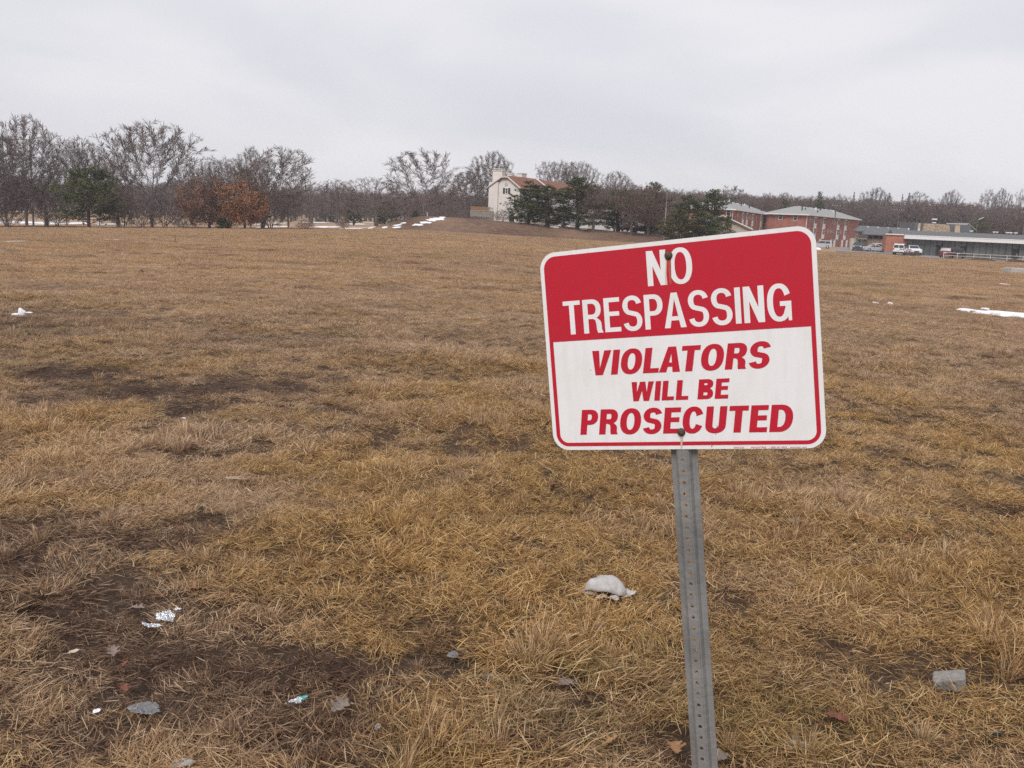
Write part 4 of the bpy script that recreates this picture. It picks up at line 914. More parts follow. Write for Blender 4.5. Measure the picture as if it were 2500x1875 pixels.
# ------- far woods that read as one mass (stuff, instanced)
wood = bpy.data.collections.new('wood_trees')
for i, k in enumerate(('dense', 'round', 'spread2', 'tall')):
    W, C = None, None
    a = PB[k].tm.copy(); bm = bmesh.new(); bm.from_mesh(a); bm.from_mesh(PB[k].cm)
    me = bpy.data.meshes.new('wood_tree'); bm.to_mesh(me); bm.free()
    me.transform(Matrix.Scale(1 / PB[k].H, 4)); me.materials.append(M_twig if i % 2 else M_twig_red)
    o = bpy.data.objects.new('wood_tree.%d' % i, me); wood.objects.link(o)
wood_gn = instancer('wood_scatter', wood)
def woods(name, label, rows):
    r = np.random.default_rng(len(label)); p_, s_l, rt, pk = [], [], [], []
    for (u0, u1, D0, D1, n, h0, h1) in rows:
        for k in range(n):
            D = r.uniform(D0, D1); u = r.uniform(u0, u1); q = P(u, 560, D)
            p_.append((q[0], q[1], float(T(q[0], q[1])) - .3)); s_l.append(r.uniform(h0, h1)); rt.append((0, 0, r.uniform(0, 6.28))); pk.append(r.integers(0, 4))
    me = np_mesh(name, np.array(p_), [], None, {'scl': np.array(s_l)})
    at = me.attributes.new('rot', 'FLOAT_VECTOR', 'POINT'); at.data.foreach_set('vector', np.array(rt, np.float32).ravel())
    at = me.attributes.new('pick', 'INT', 'POINT'); at.data.foreach_set('value', np.array(pk, np.int32))
    o = tag(link_mesh(me, name), label, 'woods', kind='stuff'); o.modifiers.new('scatter', 'NODES').node_group = wood_gn
woods('distant_woods', 'hazy band of leafless woods far behind the open snowy ground', [(-420, 1260, 400, 520, 300, 11, 15), (-300, 700, 300, 400, 80, 10, 13), (700, 1260, 300, 400, 60, 9, 12)])
woods('hillside_woods', 'leafless purple brown woods covering the hill behind the buildings', [(1240, 2950, 330, 440, 760, 14, 17.5), (1850, 2900, 290, 330, 260, 11.5, 15), (1240, 1900, 280, 330, 150, 12, 15)])

# ================================================================== buildings
M_cream = mat('cream_stucco', (0.66, 0.61, 0.56), 0.9, (0.72, 0.67, 0.62), scale=1.2, bump=0.15, bscale=40)
M_redroof = mat('red_brown_shingle', (0.17, 0.075, 0.052), 0.9, (0.25, 0.115, 0.08), scale=5, stretch=(1, 1, 3))
M_trim = mat('white_trim', (0.66, 0.65, 0.64), 0.6, (0.74, 0.73, 0.72), scale=3)
M_pane = mat('window_glass', (0.035, 0.042, 0.05), 0.12, spec=0.6)
M_shutter = mat('dark_shutter', (0.035, 0.045, 0.05), 0.7)
M_block = mat('wall_block', (0.25, 0.215, 0.185), 0.9, (0.33, 0.29, 0.255), scale=2, bump=0.3, bscale=12)
M_cedar = mat('cedar_boards', (0.24, 0.13, 0.065), 0.8, (0.33, 0.19, 0.10), scale=6, stretch=(6, 6, 1))
M_greyroof = mat('pale_grey_shingle', (0.25, 0.25, 0.24), 0.9, (0.33, 0.33, 0.315), scale=4, stretch=(1, 1, 3))
M_darkroof = mat('dark_grey_shingle', (0.105, 0.105, 0.11), 0.9, (0.15, 0.15, 0.155), scale=4)
M_brownroof = mat('brown_grey_shingle', (0.19, 0.155, 0.14), 0.9, (0.25, 0.21, 0.19), scale=4)
M_tan = mat('tan_siding', (0.45, 0.39, 0.32), 0.85, (0.50, 0.44, 0.37), scale=2)
M_panelw = mat('white_panel', (0.72, 0.73, 0.73), 0.6, (0.78, 0.79, 0.79), scale=2)
M_dark = mat('dark_metal', (0.03, 0.03, 0.032), 0.6)
M_ac = mat('grey_enclosure', (0.10, 0.11, 0.125), 0.6, (0.14, 0.15, 0.165), scale=8)
def brick_mat(name, c1, c2, mortar):
    m = bpy.data.materials.new(name); m.use_nodes = True; t = m.node_tree; b = t.nodes['Principled BSDF']; b.inputs['Roughness'].default_value = 0.9
    tc = t.nodes.new('ShaderNodeTexCoord'); sp = t.nodes.new('ShaderNodeSeparateXYZ'); t.links.new(tc.outputs['Object'], sp.inputs[0])
    ad = N(t, 'ShaderNodeMath', operation='ADD'); t.links.new(sp.outputs[0], ad.inputs[0]); t.links.new(sp.outputs[1], ad.inputs[1])
    cb = t.nodes.new('ShaderNodeCombineXYZ'); t.links.new(ad.outputs[0], cb.inputs[0]); t.links.new(sp.outputs[2], cb.inputs[1])
    bk = N(t, 'ShaderNodeTexBrick', inp={'Scale': 1.0, 'Brick Width': 0.22, 'Row Height': 0.075, 'Mortar Size': 0.006}); bk.inputs['Color1'].default_value = (*c1, 1); bk.inputs['Color2'].default_value = (*c2, 1); bk.inputs['Mortar'].default_value = (*mortar, 1)
    t.links.new(cb.outputs[0], bk.inputs[0]); n = N(t, 'ShaderNodeTexNoise', inp={'Scale': 0.8, 'Detail': 4.0}); t.links.new(tc.outputs['Object'], n.inputs[0])
    r = ramp(N(t, 'ShaderNodeValToRGB'), [(0.35, (0.85, 0.84, 0.84)), (0.65, (1.1, 1.08, 1.07))]); t.links.new(n.outputs[0], r.inputs[0])
    mm = N(t, 'ShaderNodeMix', data_type='RGBA', blend_type='MULTIPLY', inp={0: 1.0}); t.links.new(bk.outputs[0], mm.inputs[6]); t.links.new(r.outputs[0], mm.inputs[7]); t.links.new(mm.outputs[2], b.inputs['Base Color']); return m
M_brick = brick_mat('red_brick', (0.27, 0.085, 0.058), (0.34, 0.12, 0.08), (0.36, 0.24, 0.2))
M_brick2 = brick_mat('orange_brick', (0.33, 0.105, 0.06), (0.39, 0.14, 0.085), (0.38, 0.25, 0.19))
M_brickt = brick_mat('brown_brick', (0.235, 0.15, 0.105), (0.30, 0.20, 0.14), (0.36, 0.30, 0.25))

class Site:
    """a wall line: origin, direction of the wall (local x), local y runs away behind it"""
    def __init__(s, ox, oy, dx, dy, z):
        l = math.hypot(dx, dy); s.o = np.array([ox, oy]); s.d = np.array([dx, dy]) / l; s.rz = math.atan2(dy, dx); s.z = z; s.b = np.array([-s.d[1], s.d[0]])
    def hit(s, u, v, back=0.0):
        """local (x, z) where photo pixel (u, v) meets the wall plane standing `back` metres behind the line"""
        d = FWD + CR * (u - 1250) / F_PX + CU * (937.5 - v) / F_PX
        o2 = s.o + s.b * back; k = (o2 @ s.b) / (d[:2] @ s.b); q = CAM + d * k
        return float((q[:2] - o2) @ s.d), float(q[2] - s.z)
    def hit_end(s, u, v, x=0.0):
        """local (y, z) on the end wall standing at local x"""
        d = FWD + CR * (u - 1250) / F_PX + CU * (937.5 - v) / F_PX
        o2 = s.o + s.d * x; k = (o2 @ s.d) / (d[:2] @ s.d); q = CAM + d * k
        return float((q[:2] - o2) @ s.b), float(q[2] - s.z)
def fbox(m, face, s0, s1, d0, d1, z0, z1, x=0.0):
    """box on a face; d runs outward. 'A' front wall (outward -y), 'L' end wall at local x (outward -x)"""
    if face == 'A': return m.box(s0, s1, x - d1, x - d0, z0, z1)
    return m.box(x - d1, x - d0, s0, s1, z0, z1)
def window(parent, face, s, z, w_, h_, x=0.0, frame=M_trim, pane=M_pane, bars=1, cross=True, fw=.10, name='window'):
    m = MB(); s0, s1, z0, z1 = s - w_ / 2, s + w_ / 2, z - h_ / 2, z + h_ / 2
    fbox(m, face, s0, s1, .0, .06, z0 - fw, z0, x); fbox(m, face, s0, s1, .0, .06, z1, z1 + fw, x)
    fbox(m, face, s0 - fw, s0, .0, .06, z0 - fw, z1 + fw, x); fbox(m, face, s1, s1 + fw, .0, .06, z0 - fw, z1 + fw, x)
    for k in range(bars): c = s0 + (k + 1) * w_ / (bars + 1); fbox(m, face, c - .045, c + .045, .0, .05, z0, z1, x)
    f = m.build(name, frame, parent)
    for k in range(bars + 1):
        a, b_ = s0 + k * w_ / (bars + 1) + (.045 if k else 0), s0 + (k + 1) * w_ / (bars + 1) - (.045 if k < bars else 0)
        rows = [(z0, z - .03), (z + .03, z1)] if cross else [(z0, z1)]
        for (a0, a1) in rows: fbox(MB_ := MB(), face, a, b_, .004, .02, a0, a1, x); MB_.build('pane', pane, f)
        if cross: fbox(MB_ := MB(), face, a, b_, .004, .045, z - .03, z + .03, x); MB_.build('sash_bar', frame, f)
    return f
def hip_roof(m, x0, x1, y0, y1, z, h, ins=None, t=.18):
    yc = (y0 + y1) / 2; i = (y1 - y0) / 2 if ins is None else ins
    v = [(x0, y0, z), (x1, y0, z), (x1, y1, z), (x0, y1, z), (x0 + i, yc, z + h), (x1 - i, yc, z + h)]
    vb = [(x0, y0, z - t), (x1, y0, z - t), (x1, y1, z - t), (x0, y1, z - t)]
    return m.add(v + vb, [(0, 1, 5, 4), (1, 2, 5), (2, 3, 4, 5), (3, 0, 4), (0, 6, 7, 1), (1, 7, 8, 2), (2, 8, 9, 3), (3, 9, 6, 0), (6, 9, 8, 7)])
def gable_roof(m, x0, x1, y0, y1, z, h, t=.16, yr=None):
    """ridge along local x"""
    yc = (y0 + y1) / 2 if yr is None else yr
    return m.add([(x0, y0, z), (x1, y0, z), (x1, yc, z + h), (x0, yc, z + h), (x0, y1, z), (x1, y1, z), (x0, y0, z - t), (x1, y0, z - t), (x1, yc, z + h - t), (x0, yc, z + h - t), (x0, y1, z - t), (x1, y1, z - t)],
                 [(0, 1, 2, 3), (3, 2, 5, 4), (6, 9, 8, 7), (9, 10, 11, 8), (0, 6, 7, 1), (4, 5, 11, 10), (0, 3, 9, 6), (3, 4, 10, 9), (1, 7, 8, 2), (2, 8, 11, 5)])

# ------- white house on the mound
HD = 183.0
c0 = P(1266, 540, HD); hz = float(T(c0[0], c0[1] + 4)) - .1
an = rad(33)
S1 = Site(c0[0], c0[1], math.sin(an), math.cos(an), hz)          # long side runs right and back; the gable end wall stands at local x = 0
yl, ze = S1.hit_end(1196, 459); _, ze = S1.hit_end(1259, 457); yr_, za = S1.hit_end(1235, 429)
Wd = yl; zb = -.6
house = thing('white_house', 'pale stucco townhouse with red brown roof and chimneys on the mound', 'house', (c0[0], c0[1], hz), S1.rz)
m = MB(); Ln = 11.0
yr0 = Wd * .47; hcut = (za - ze) * .80
m.add([(0, 0, zb), (0, Wd, zb), (0, Wd, ze), (0, yr0 + (Wd - yr0) * .2, ze + hcut), (0, yr0 * .8, ze + hcut), (0, 0, ze), (Ln, 0, zb), (Ln, Wd, zb), (Ln, Wd, ze), (Ln, yr0 + (Wd - yr0) * .2, ze + hcut), (Ln, yr0 * .8, ze + hcut), (Ln, 0, ze)],
      [(0, 1, 2, 3, 4, 5), (6, 11, 10, 9, 8, 7), (0, 5, 11, 6), (1, 7, 8, 2)])
m.build('wall', M_cream, house)
m = MB(); ov = .45; zr = za + .1                                    # clipped gable roof
yc = yr0
pts_ = lambda x: [(x, -ov, ze - .25), (x, yc - yc * .2, ze + hcut + .12), (x, yc, zr), (x, yc + (Wd - yc) * .2, ze + hcut + .12), (x, Wd + ov, ze - .25)]
A_ = pts_(-ov); A_[2] = (1.5, yc, zr); B_ = pts_(Ln + ov)
vs_ = A_ + B_ + [(x, y, z - .2) for x, y, z in A_ + B_]
m.add(vs_, [(0, 5, 6, 1), (1, 6, 7, 2), (2, 7, 8, 3), (3, 8, 9, 4), (1, 2, 3), (10, 11, 16, 15), (11, 12, 17, 16), (12, 13, 18, 17), (13, 14, 19, 18), (0, 1, 11, 10), (1, 3, 13, 11), (3, 4, 14, 13), (0, 10, 15, 5), (4, 9, 19, 14)])
rf = m.build('roof', M_redroof, house)
m = MB(); 
for (a, b_) in (((-ov - .02, -ov, ze - .25), (-ov - .02, yc * .8, ze + hcut + .12)), ((-ov - .02, yc * .8, ze + hcut + .12), (-ov - .02, yc + (Wd - yc) * .2, ze + hcut + .12)), ((-ov - .02, yc + (Wd - yc) * .2, ze + hcut + .12), (-ov - .02, Wd + ov, ze - .25))): m.tube([a, b_], .11, 4)
m.build('gable_trim', M_cream, rf)
m = MB(); m.box(-.05, .0, -.1, Wd + .05, .9, 1.05); m.build('foundation_trim', M_cream, house)
ys_, zs_ = S1.hit_end(1237, 466); window(house, 'L', ys_, zs_, .45, .95, bars=0, fw=.12)
for sg in (-1, 1): m = MB(); fbox(m, 'L', ys_ + sg * .62 - .24, ys_ + sg * .62 + .24, .0, .05, zs_ - .55, zs_ + .55); m.build('shutter', M_shutter, house)
yv, zv = S1.hit_end(1236, 450); m = MB(); m.tube([(-.07, yv, zv), (.02, yv, zv)], .36, 8); m.build('gable_vent', M_tan, house)
yw, zw = S1.hit_end(1258, 498); m = MB(); fbox(m, 'L', yw - .35, yw + .35, .004, .05, zw - .8, zw + .8); m.build('shutter', M_shutter, house)
y1_, z1_ = S1.hit_end(1199, 412); y2_, z2_ = S1.hit_end(1222, 414)
m = MB(); m.box(.6, 1.7, y2_, y1_, ze - .8, z1_ - .35); ch = m.build('chimney', M_cream, house); m = MB(); m.box(.5, 1.8, y2_ - .1, y1_ + .1, z1_ - .35, z1_ - .22); m.box(.55, 1.75, y2_, y1_, z1_ - .05, z1_ + .08)
for k in range(3): yy = y2_ + (y1_ - y2_) * (k + .2) / 3; m.box(.62, 1.68, yy - .06, yy + .06, z1_ - .22, z1_ - .05)
m.build('chimney_cap', M_cream, ch)
m = MB(); m.box(-.35, 0, y2_ + .2, y1_ + .1, zb, ze + .9); m.build('chimney_breast', M_cream, house)
y3_, z3_ = S1.hit_end(1230, 420); m = MB(); m.box(2.2, 3.2, y3_ - .5, y3_ + .6, ze, z3_ - .3); ch = m.build('chimney', M_cream, house); m = MB(); m.box(2.1, 3.3, y3_ - .6, y3_ + .7, z3_ - .18, z3_ - .02); m.build('chimney_cap', M_cream, ch)
x4_, z4_ = S1.hit(1282, 427, back=yc); m = MB(); m.box(x4_ - .9, x4_ + .9, yc + .2, yc + 1.2, za - .6, z4_ + .2); ch = m.build('chimney', M_cream, house); m = MB(); m.box(x4_ - 1.0, x4_ + 1.0, yc + .1, yc + 1.3, z4_ + .2, z4_ + .32); m.build('chimney_cap', M_cream, ch)
# second unit of the row, set back to the right
c2 = P(1336, 540, HD + 9); S2 = Site(c2[0], c2[1], math.sin(an), math.cos(an), hz)
ya2, za2 = S2.hit_end(1316, 440); ye2, ze2 = S2.hit_end(1336, 461); house2 = thing('white_house', 'second pale house of the row, its roof showing above the pines', 'house', (c2[0], c2[1], hz), S2.rz)
m = MB(); W2 = max(5.5, ya2 * 2); m.add([(0, 0, zb), (0, W2, zb), (0, W2, ze2), (0, W2 / 2, za2), (0, 0, ze2), (13, 0, zb), (13, W2, zb), (13, W2, ze2), (13, W2 / 2, za2), (13, 0, ze2)], [(0, 1, 2, 3, 4), (5, 9, 8, 7, 6), (0, 4, 9, 5), (1, 6, 7, 2)]); m.build('wall', M_cream, house2)
m = MB(); gable_roof(m, -.3, 13.3, -.5, W2 + .5, ze2 - .2, za2 - ze2 + .35); rf = m.build('roof', M_redroof, house2)
m = MB(); m.tube([(-.32, -.5, ze2 - .2), (-.32, W2 / 2, za2 + .15)], .13, 4); m.tube([(-.32, W2 / 2, za2 + .15), (-.32, W2 + .5, ze2 - .2)], .13, 4); m.build('gable_trim', M_cream, rf)
# long low garage wing of the row behind the pines
c3 = P(1350, 540, HD + 3); zg = float(T(c3[0] + 6, c3[1])); garage_row = thing('carport_row', 'long pale low garage wing behind the pines on the mound', 'garage', (c3[0], c3[1], zg), rad(10))
m = MB(); m.box(0, 19, 0, 5, -.5, 2.5); m.build('wall', M_tan, garage_row); m = MB(); gable_roof(m, -.4, 19.4, -.5, 5.5, 2.5, 1.3); m.build('roof', M_brownroof, garage_row)
for k in range(5): m = MB(); m.box(1 + k * 3.6, 3.6 + k * 3.6, -.05, 0, -.3, 2.05); m.build('garage_door', M_trim, garage_row)
# retaining wall, cedar fence and cooling unit
a = P(1148, 526, 182.0); b_ = P(1206, 526, 182.0); zt_ = P(1175, 515, 182.0)[2]; zlow = float(T(a[0], 182)) - 1.2
rw = thing('retaining_wall', 'grey brown block retaining wall left of the white house', 'wall', (a[0], 182.0, zlow)); Lw = b_[0] - a[0]; hgt = zt_ - zlow
rows = int(hgt / .2)
bk_me = None
for j in range(rows):
    for k in range(int(Lw / .62) + 1):
        x0 = k * .62 + (.31 if j % 2 else 0) - .31; x1 = min(x0 + .60, Lw); x0 = max(x0, 0)
        if x1 - x0 < .1: continue
        if hgt - j * .2 > 1.6: continue
        MB().box(x0, x1, -.3 - .02 * random.random(), 0, j * .2, j * .2 + .185).build('block', M_block, rw)
MB().box(0.01, Lw - .01, -.27, .0, 0, hgt - .03).build('core', M_block, rw); MB().box(-.05, Lw, -.36, .06, hgt - .02, hgt + .06).build('coping', M_conc, rw)
fz = P(1175, 504.5, 183.5)[2]; fb = zt_; fen = thing('wooden_fence', 'reddish cedar board fence standing on the retaining wall', 'fence', (a[0], 183.5, fb - .1)); Lf = P(1196, 510, 183.5)[0] - a[0]; hf = fz - fb + .1
bm_ = None
for k in range(int(Lf / .2)):
    MB().box(k * .2 + .01, k * .2 + .19, -.02 - .008 * (k % 2), .01, 0, hf - .02 * random.random()).build('board', M_cedar, fen)
for k in range(4): MB().box(k * Lf / 3 - .05, k * Lf / 3 + .05, .012, .11, 0, hf + .05).build('post', M_cedar, fen)
gt_ = P(1201, 510, 183.2); MB_ = MB()
gate = thing('deck_railing', 'dark metal railing panel between the cedar fence and the house wall', 'railing', (P(1194, 510, 183.2)[0], 183.2, fb - .2)); Lg = P(1204, 510, 183.2)[0] - P(1194, 510, 183.2)[0]
MB().box(0, Lg, -.03, .03, hf - .1, hf - .04).build('rail', M_dark, gate); MB().box(0, Lg, -.03, .03, .1, .16).build('rail', M_dark, gate)
for k in range(6): MB().box(k * Lg / 5 - .02, k * Lg / 5 + .02, -.02, .02, .16, hf - .1).build('baluster', M_dark, gate)
q = P(1249, 535, 176.5); zq = float(T(q[0], q[1])); ac = thing('air_conditioner', 'dark grey air conditioner unit on the ground by the white house', 'air conditioner', (q[0], q[1], zq))
MB().box(-.5, .5, -.45, .45, .06, .95).build('housing', M_ac, ac, bevel=.03); MB().disc((0, 0, .95), (0, 0, 1), .36, .05, 14).build('fan_guard', M_dark, ac); MB().box(-.6, .6, -.55, .55, -.1, .06).build('pad', M_conc, ac)
for k in range(6): MB().box(-.46, .46, -.47, -.452, .16 + k * .12, .22 + k * .12).build('louvre', M_dark, ac)

# ------- brick apartments
def apartments(label, u0, v_eave, D0, dirx, diry, Ln, Wd, base_dz, cols, end_win, small, doors, seed):
    c = P(u0, 560, D0); zg = float(T(c[0], c[1])) - base_dz; s_ = Site(c[0], c[1], dirx, diry, zg)
    ze = P(u0, v_eave, D0)[2] - zg
    b = thing('brick_apartments', label, 'apartment building', (c[0], c[1], zg), s_.rz, 'brick apartment buildings behind the sign')
    MB().box(0, Ln, 0, Wd, -1.0, ze).build('wall', M_brick, b)
    hh = Wd * .20; rf = hip_roof(MB(), -.8, Ln + .8, -.8, Wd + .8, ze + .1, hh).build('roof', M_greyroof, b)
    MB().box(-.82, Ln + .82, -.84, -.805, ze - .14, ze + .12).build('gutter', M_trim, rf); MB().box(-.84, -.805, -.82, Wd + .82, ze - .14, ze + .12).build('gutter', M_trim, rf)
    r = np.random.default_rng(seed)
    for k in range(9):
        x = 3 + (Ln - 6) * k / 8 + r.uniform(-1, 1); f = r.uniform(.35, .98); yv = -.8 + (Wd / 2 + .8) * f; zv = ze + .1 + hh * f
        MB().box(x - .12, x + .12, yv - .12, yv + .12, zv - .1, zv + r.uniform(.3, .9)).build('roof_vent', M_dark if r.random() < .75 else M_trim, rf)
    i = (Wd + 1.6) / 2
    for k in range(7):
        x = i + (Ln - 2 * i) * (k + .3) / 7; MB().box(x, x + r.uniform(.8, 2.6), Wd / 2 - .28, Wd / 2 + .05, ze + hh + .0, ze + hh + .16).build('ridge_snow', M_snow, rf)
    for (u, ) in cols:
        x, _ = s_.hit(u, 545)
        wz = [ze - 1.25, ze - 3.95]
        MB().box(x - .95, x + .95, -.10, -.0, ze - 5.9, ze - .25).build('bay_panel', M_panelw, b)
        for z in wz: window(b, 'A', x, z, 1.5, 1.35, x=-.10, bars=1, fw=.08)
        MB().box(x - .95, x + .95, -.14, -.101, ze - 2.62, ze - 2.5).build('bay_trim', M_trim, b)
    for (u, lv) in small:
        x, _ = s_.hit(u, 545); window(b, 'A', x, ze - (1.1 if lv == 0 else 3.8), .55, .8, bars=0, fw=.07)
    for u in doors:
        x, _ = s_.hit(u, 600); MB().box(x - .75, x + .75, -.05, 0, -.2, 2.1).build('door', M_panelw, b); 
    for (u, v) in end_win:
        y, z = s_.hit_end(u, v); window(b, 'L', y, z, .85, 1.35, bars=0, fw=.10)
    MB().box(-.10, .0, -.02, .10, -.5, ze).build('downpipe', M_trim, b); MB().box(Ln - .12, Ln - .02, -.10, 0, -.5, ze).build('downpipe', M_trim, b)
    return b, s_
apartments('nearer red brick apartment block with white bay windows and pale roof', 1968, 524.4, 240, .60, .80, 42, 11.0, .2, [(1990,), (2011.5,), (2046.5,), (2064.5,)], [(1905.7, 529), (1941.8, 531)],
           [(1976, 0), (1982, 0), (2004, 0), (2023.5, 0), (2032, 0), (2038.5, 0), (2072, 0), (2023.5, 1), (2030, 1), (2036.5, 1), (2055, 1), (1976, 1)], [2001, 2028, 2036, 2055, 2066], 3)
apartments('farther red brick apartment block with its roof showing above the tan garage', 1786, 511.5, 212, .42, .91, 50, 11.0, .2, [(1812,), (1822,), (1836,), (1857,), (1868,)], [(1779, 519)], [(1800, 0), (1829, 0), (1845, 0)], [], 5)

# ------- tan garage with a long brown roof
gD = 172.0; c = P(1732, 545, gD); zg = float(T(c[0] + 4, gD)) - .3; sg_ = Site(c[0], c[1], 1, .10, zg)
xa, za_ = sg_.hit(1763, 527); xl, zl = sg_.hit(1732, 538.5); xr, zr_ = sg_.hit(1836, 560.6)
gar = thing('tan_garage', 'tan gabled garage with white trim just above the sign', 'garage', (c[0], c[1], zg), sg_.rz)
MB().add([(xl + .3, 0, -.6), (xr - .3, 0, -.6), (xr - .3, 0, zr_ + .0), (xa, 0, za_ - .15), (xl + .3, 0, zl - .05), (xl + .3, 26, -.6), (xr - .3, 26, -.6), (xr - .3, 26, zr_), (xa, 26, za_ - .15), (xl + .3, 26, zl - .05)], [(0, 1, 2, 3, 4), (5, 9, 8, 7, 6), (0, 4, 9, 5), (1, 6, 7, 2)]).build('wall', M_tan, gar)
m = MB(); t_ = .18
v_ = [(xl, -.4, zl), (xa, -.4, za_), (xr, -.4, zr_), (xl, 26.4, zl), (xa, 19, za_), (xr + 3, 26.4, zr_)]
m.add(v_ + [(x, y, z - t_) for x, y, z in v_], [(0, 1, 4, 3), (1, 2, 5, 4), (3, 4, 5), (6, 9, 10, 7), (7, 10, 11, 8), (0, 6, 7, 1), (1, 7, 8, 2), (2, 8, 11, 5), (0, 3, 9, 6), (3, 5, 11, 9)]); rf = m.build('roof', M_brownroof, gar)
m = MB(); m.tube([(xl, -.44, zl - .02), (xa, -.44, za_ - .0)], .13, 4); m.build('gable_trim', M_trim, rf); m = MB(); m.tube([(xa, -.44, za_), (xr, -.44, zr_ - .02)], .13, 4); m.build('gable_trim', M_trim, rf)
MB().box(xa + .5, xa + 3.3, -.06, 0, -.3, 1.9).build('garage_door', M_trim, gar)

# ------- grey roofed office
oD = 203.0; c = P(2089, 600, oD); zg = float(T(c[0] + 5, oD)); so_ = Site(c[0], c[1], 1, -.25, zg)
off = thing('brick_office', 'brown brick office with a dark grey roof and a row of high windows', 'office building', (c[0], c[1], zg), so_.rz)
x0, z0 = so_.hit(2112, 574); x1, _ = so_.hit(2175, 574); _, zt = so_.hit(2130, 573.5); _, zw0 = so_.hit(2140, 582)
MB().box(x0, x1 + 3, 0, 12, -1, zt).build('wall', M_brickt, off)
_, zrd = so_.hit(2140, 555, back=6)
hip_roof(MB(), x0 - .5, x1 + 5, -1.0, 13, zt + .12, max(1.2, zrd - zt), ins=1.2).build('roof', M_darkroof, off)
for (ua, ub) in ((2116.5, 2130), (2132.5, 2145.5), (2148, 2160)):
    xa_, _ = so_.hit(ua, 578); xb_, _ = so_.hit(ub, 578); window(off, 'A', (xa_ + xb_) / 2, (zt + zw0) / 2 - .05, xb_ - xa_ - .15, .62, bars=0, cross=False, fw=.06, frame=M_dark)
xs0, zs0 = so_.hit(2092, 577.5); xs1, zs1 = so_.hit(2114, 583)
MB().box(xs0, xs1, -2.6, -.0, zs1 - .1, zs0 + .1).build('porch_fascia', M_tan, off); MB().box(xs0 - .4, xs1 + .1, -3.1, .3, zs0 + .1, zs0 + .3).build('porch_roof', M_darkroof, off)
xq, zq_ = so_.hit(2089, 563.5, back=4); xq2, zq2 = so_.hit(2112, 564, back=4); hip_roof(MB(), xq, xq2 + 4, 3, 11, zq_, 1.2, ins=1.0).build('wing_roof', M_darkroof, off); MB().box(xq + .6, xq2 + 3.5, 4, 10.5, -1, zq_ - .2).build('wing_wall', M_tan, off)
MB().box(xs0 - 1.2, xs0 + .4, -.3, 3, -.6, zs1).build('porch_wall', M_tan, off); MB().box(xs0 + .4, xs1 - .9, .5, .7, -.6, zs1 - .1).build('porch_wall', M_tan, off); MB().box(xs1 - .9, xs1 - .05, -.06, .0, -.3, 2.0).build('door', mat('pale_turquoise_paint', (.25, .36, .35), .6), off)
for k in range(6): xx = x0 + 1 + k * 2.1; MB().box(xx - .16, xx + .16, 5.2, 5.7, zrd - .3, zrd + .1).build('roof_vent', M_trim, off)
# ------- red brick end wall and the long low building
bD = 184.0; c = P(2160, 610, bD); zg = float(T(c[0] + 16, bD)); sb = Site(c[0], c[1], 1, -.28, zg)
low = thing('low_building', 'long flat roofed building with white fascia and dark glass front', 'shop building', (c[0], c[1], zg), sb.rz)
xe, ztop = sb.hit(2218, 573); x_f, zf1 = sb.hit(2207, 573.2); _, zf0 = sb.hit(2207, 582.5); xend = sb.hit(2620, 600)[0]
MB().box(0, xe, 0, 6, -.2, ztop - .15).build('brick_wall', M_brick2, low); MB().box(-.03, xe + .03, -.04, 6.05, -1.4, -.2 + .7).build('foundation', mat('grey_paint', (.20, .21, .22), .8), low); MB().box(-.15, x_f, -.25, .1, ztop - .15, ztop + .05).build('coping', M_trim, low)
MB().box(x_f, xend, -1.3, 14, zf0 - .04, zf0 + .0).build('soffit', M_tan, low)
fa = MB().box(x_f, xend, -1.35, -1.22, zf0, zf1).build('fascia', M_trim, low); MB().box(x_f, x_f + .12, -1.22, 14, zf0, zf1).build('fascia', M_trim, low)
MB().box(x_f - .02, xend, -1.39, -1.352, zf1 - .14, zf1 + .02).build('fascia_edge', M_trim, fa)
roof = MB().box(x_f, xend, -1.2, 14, zf1 - .1, zf1 + .03).build('roof', M_darkroof, low)
MB().add([(1.5, 2.5, zf1), (xend, 2.5, zf1), (xend, 8, zf1 + 1.0), (1.5, 8, zf1 + 1.0), (1.5, 13.5, zf1), (xend, 13.5, zf1)], [(0, 1, 2, 3), (3, 2, 5, 4), (0, 3, 4), (1, 5, 2)]).build('roof_slope', M_darkroof, low)
MB().box(xe + .02, xend, .30, 14, -1.4, zf0 - .05).build('back_wall', mat('dim_interior', (.075, .075, .07), .9, (.11, .108, .10), scale=.8), low)
M_shop = mat('tinted_glass', (.085, .088, .085), .18, (.14, .14, .132), scale=.5, spec=.5); M_mull = mat('bronze_mullion', (.05, .05, .05), .5)
ux = lambda px: 2150 + px / 5.926
divs = [378, 455, 543, 628, 715, 805, 890, 975, 1068, 1160, 1245, 1340, 1435, 1530, 1622, 1715, 1815, 1905, 2010, 2100, 2200, 2300, 2400, 2500]; dark = {(805, 890), (1160, 1245), (1905, 2010)}
for a, b_ in zip(divs[:-1], divs[1:]):
    xa_ = sb.hit(ux(a), 605)[0]; xb_ = sb.hit(ux(b_), 605)[0]
    MB().box(xa_ - .05, xa_ + .05, -.08, .22, -.9, zf0 - .05).build('mullion', M_mull, low)
    if (a, b_) in dark: d_ = MB().box(xa_ + .08, xb_ - .08, .18, .24, -.7, 2.15).build('door', M_dark, low); MB().box(xa_ + .08, xb_ - .08, .16, .26, 2.16, zf0 - .06).build('transom_pane', M_shop, low); MB().box(xb_ - .3, xb_ - .24, .10, .18, .8, 1.3).build('handle', M_trim, d_)
    else: MB().box(xa_ + .05, xb_ - .05, .0, .06, -.55, zf0 - .05).build('pane', M_shop, low); MB().box(xa_ + .05, xb_ - .05, -.03, .1, -.9, -.55).build('sill_panel', M_mull, low)
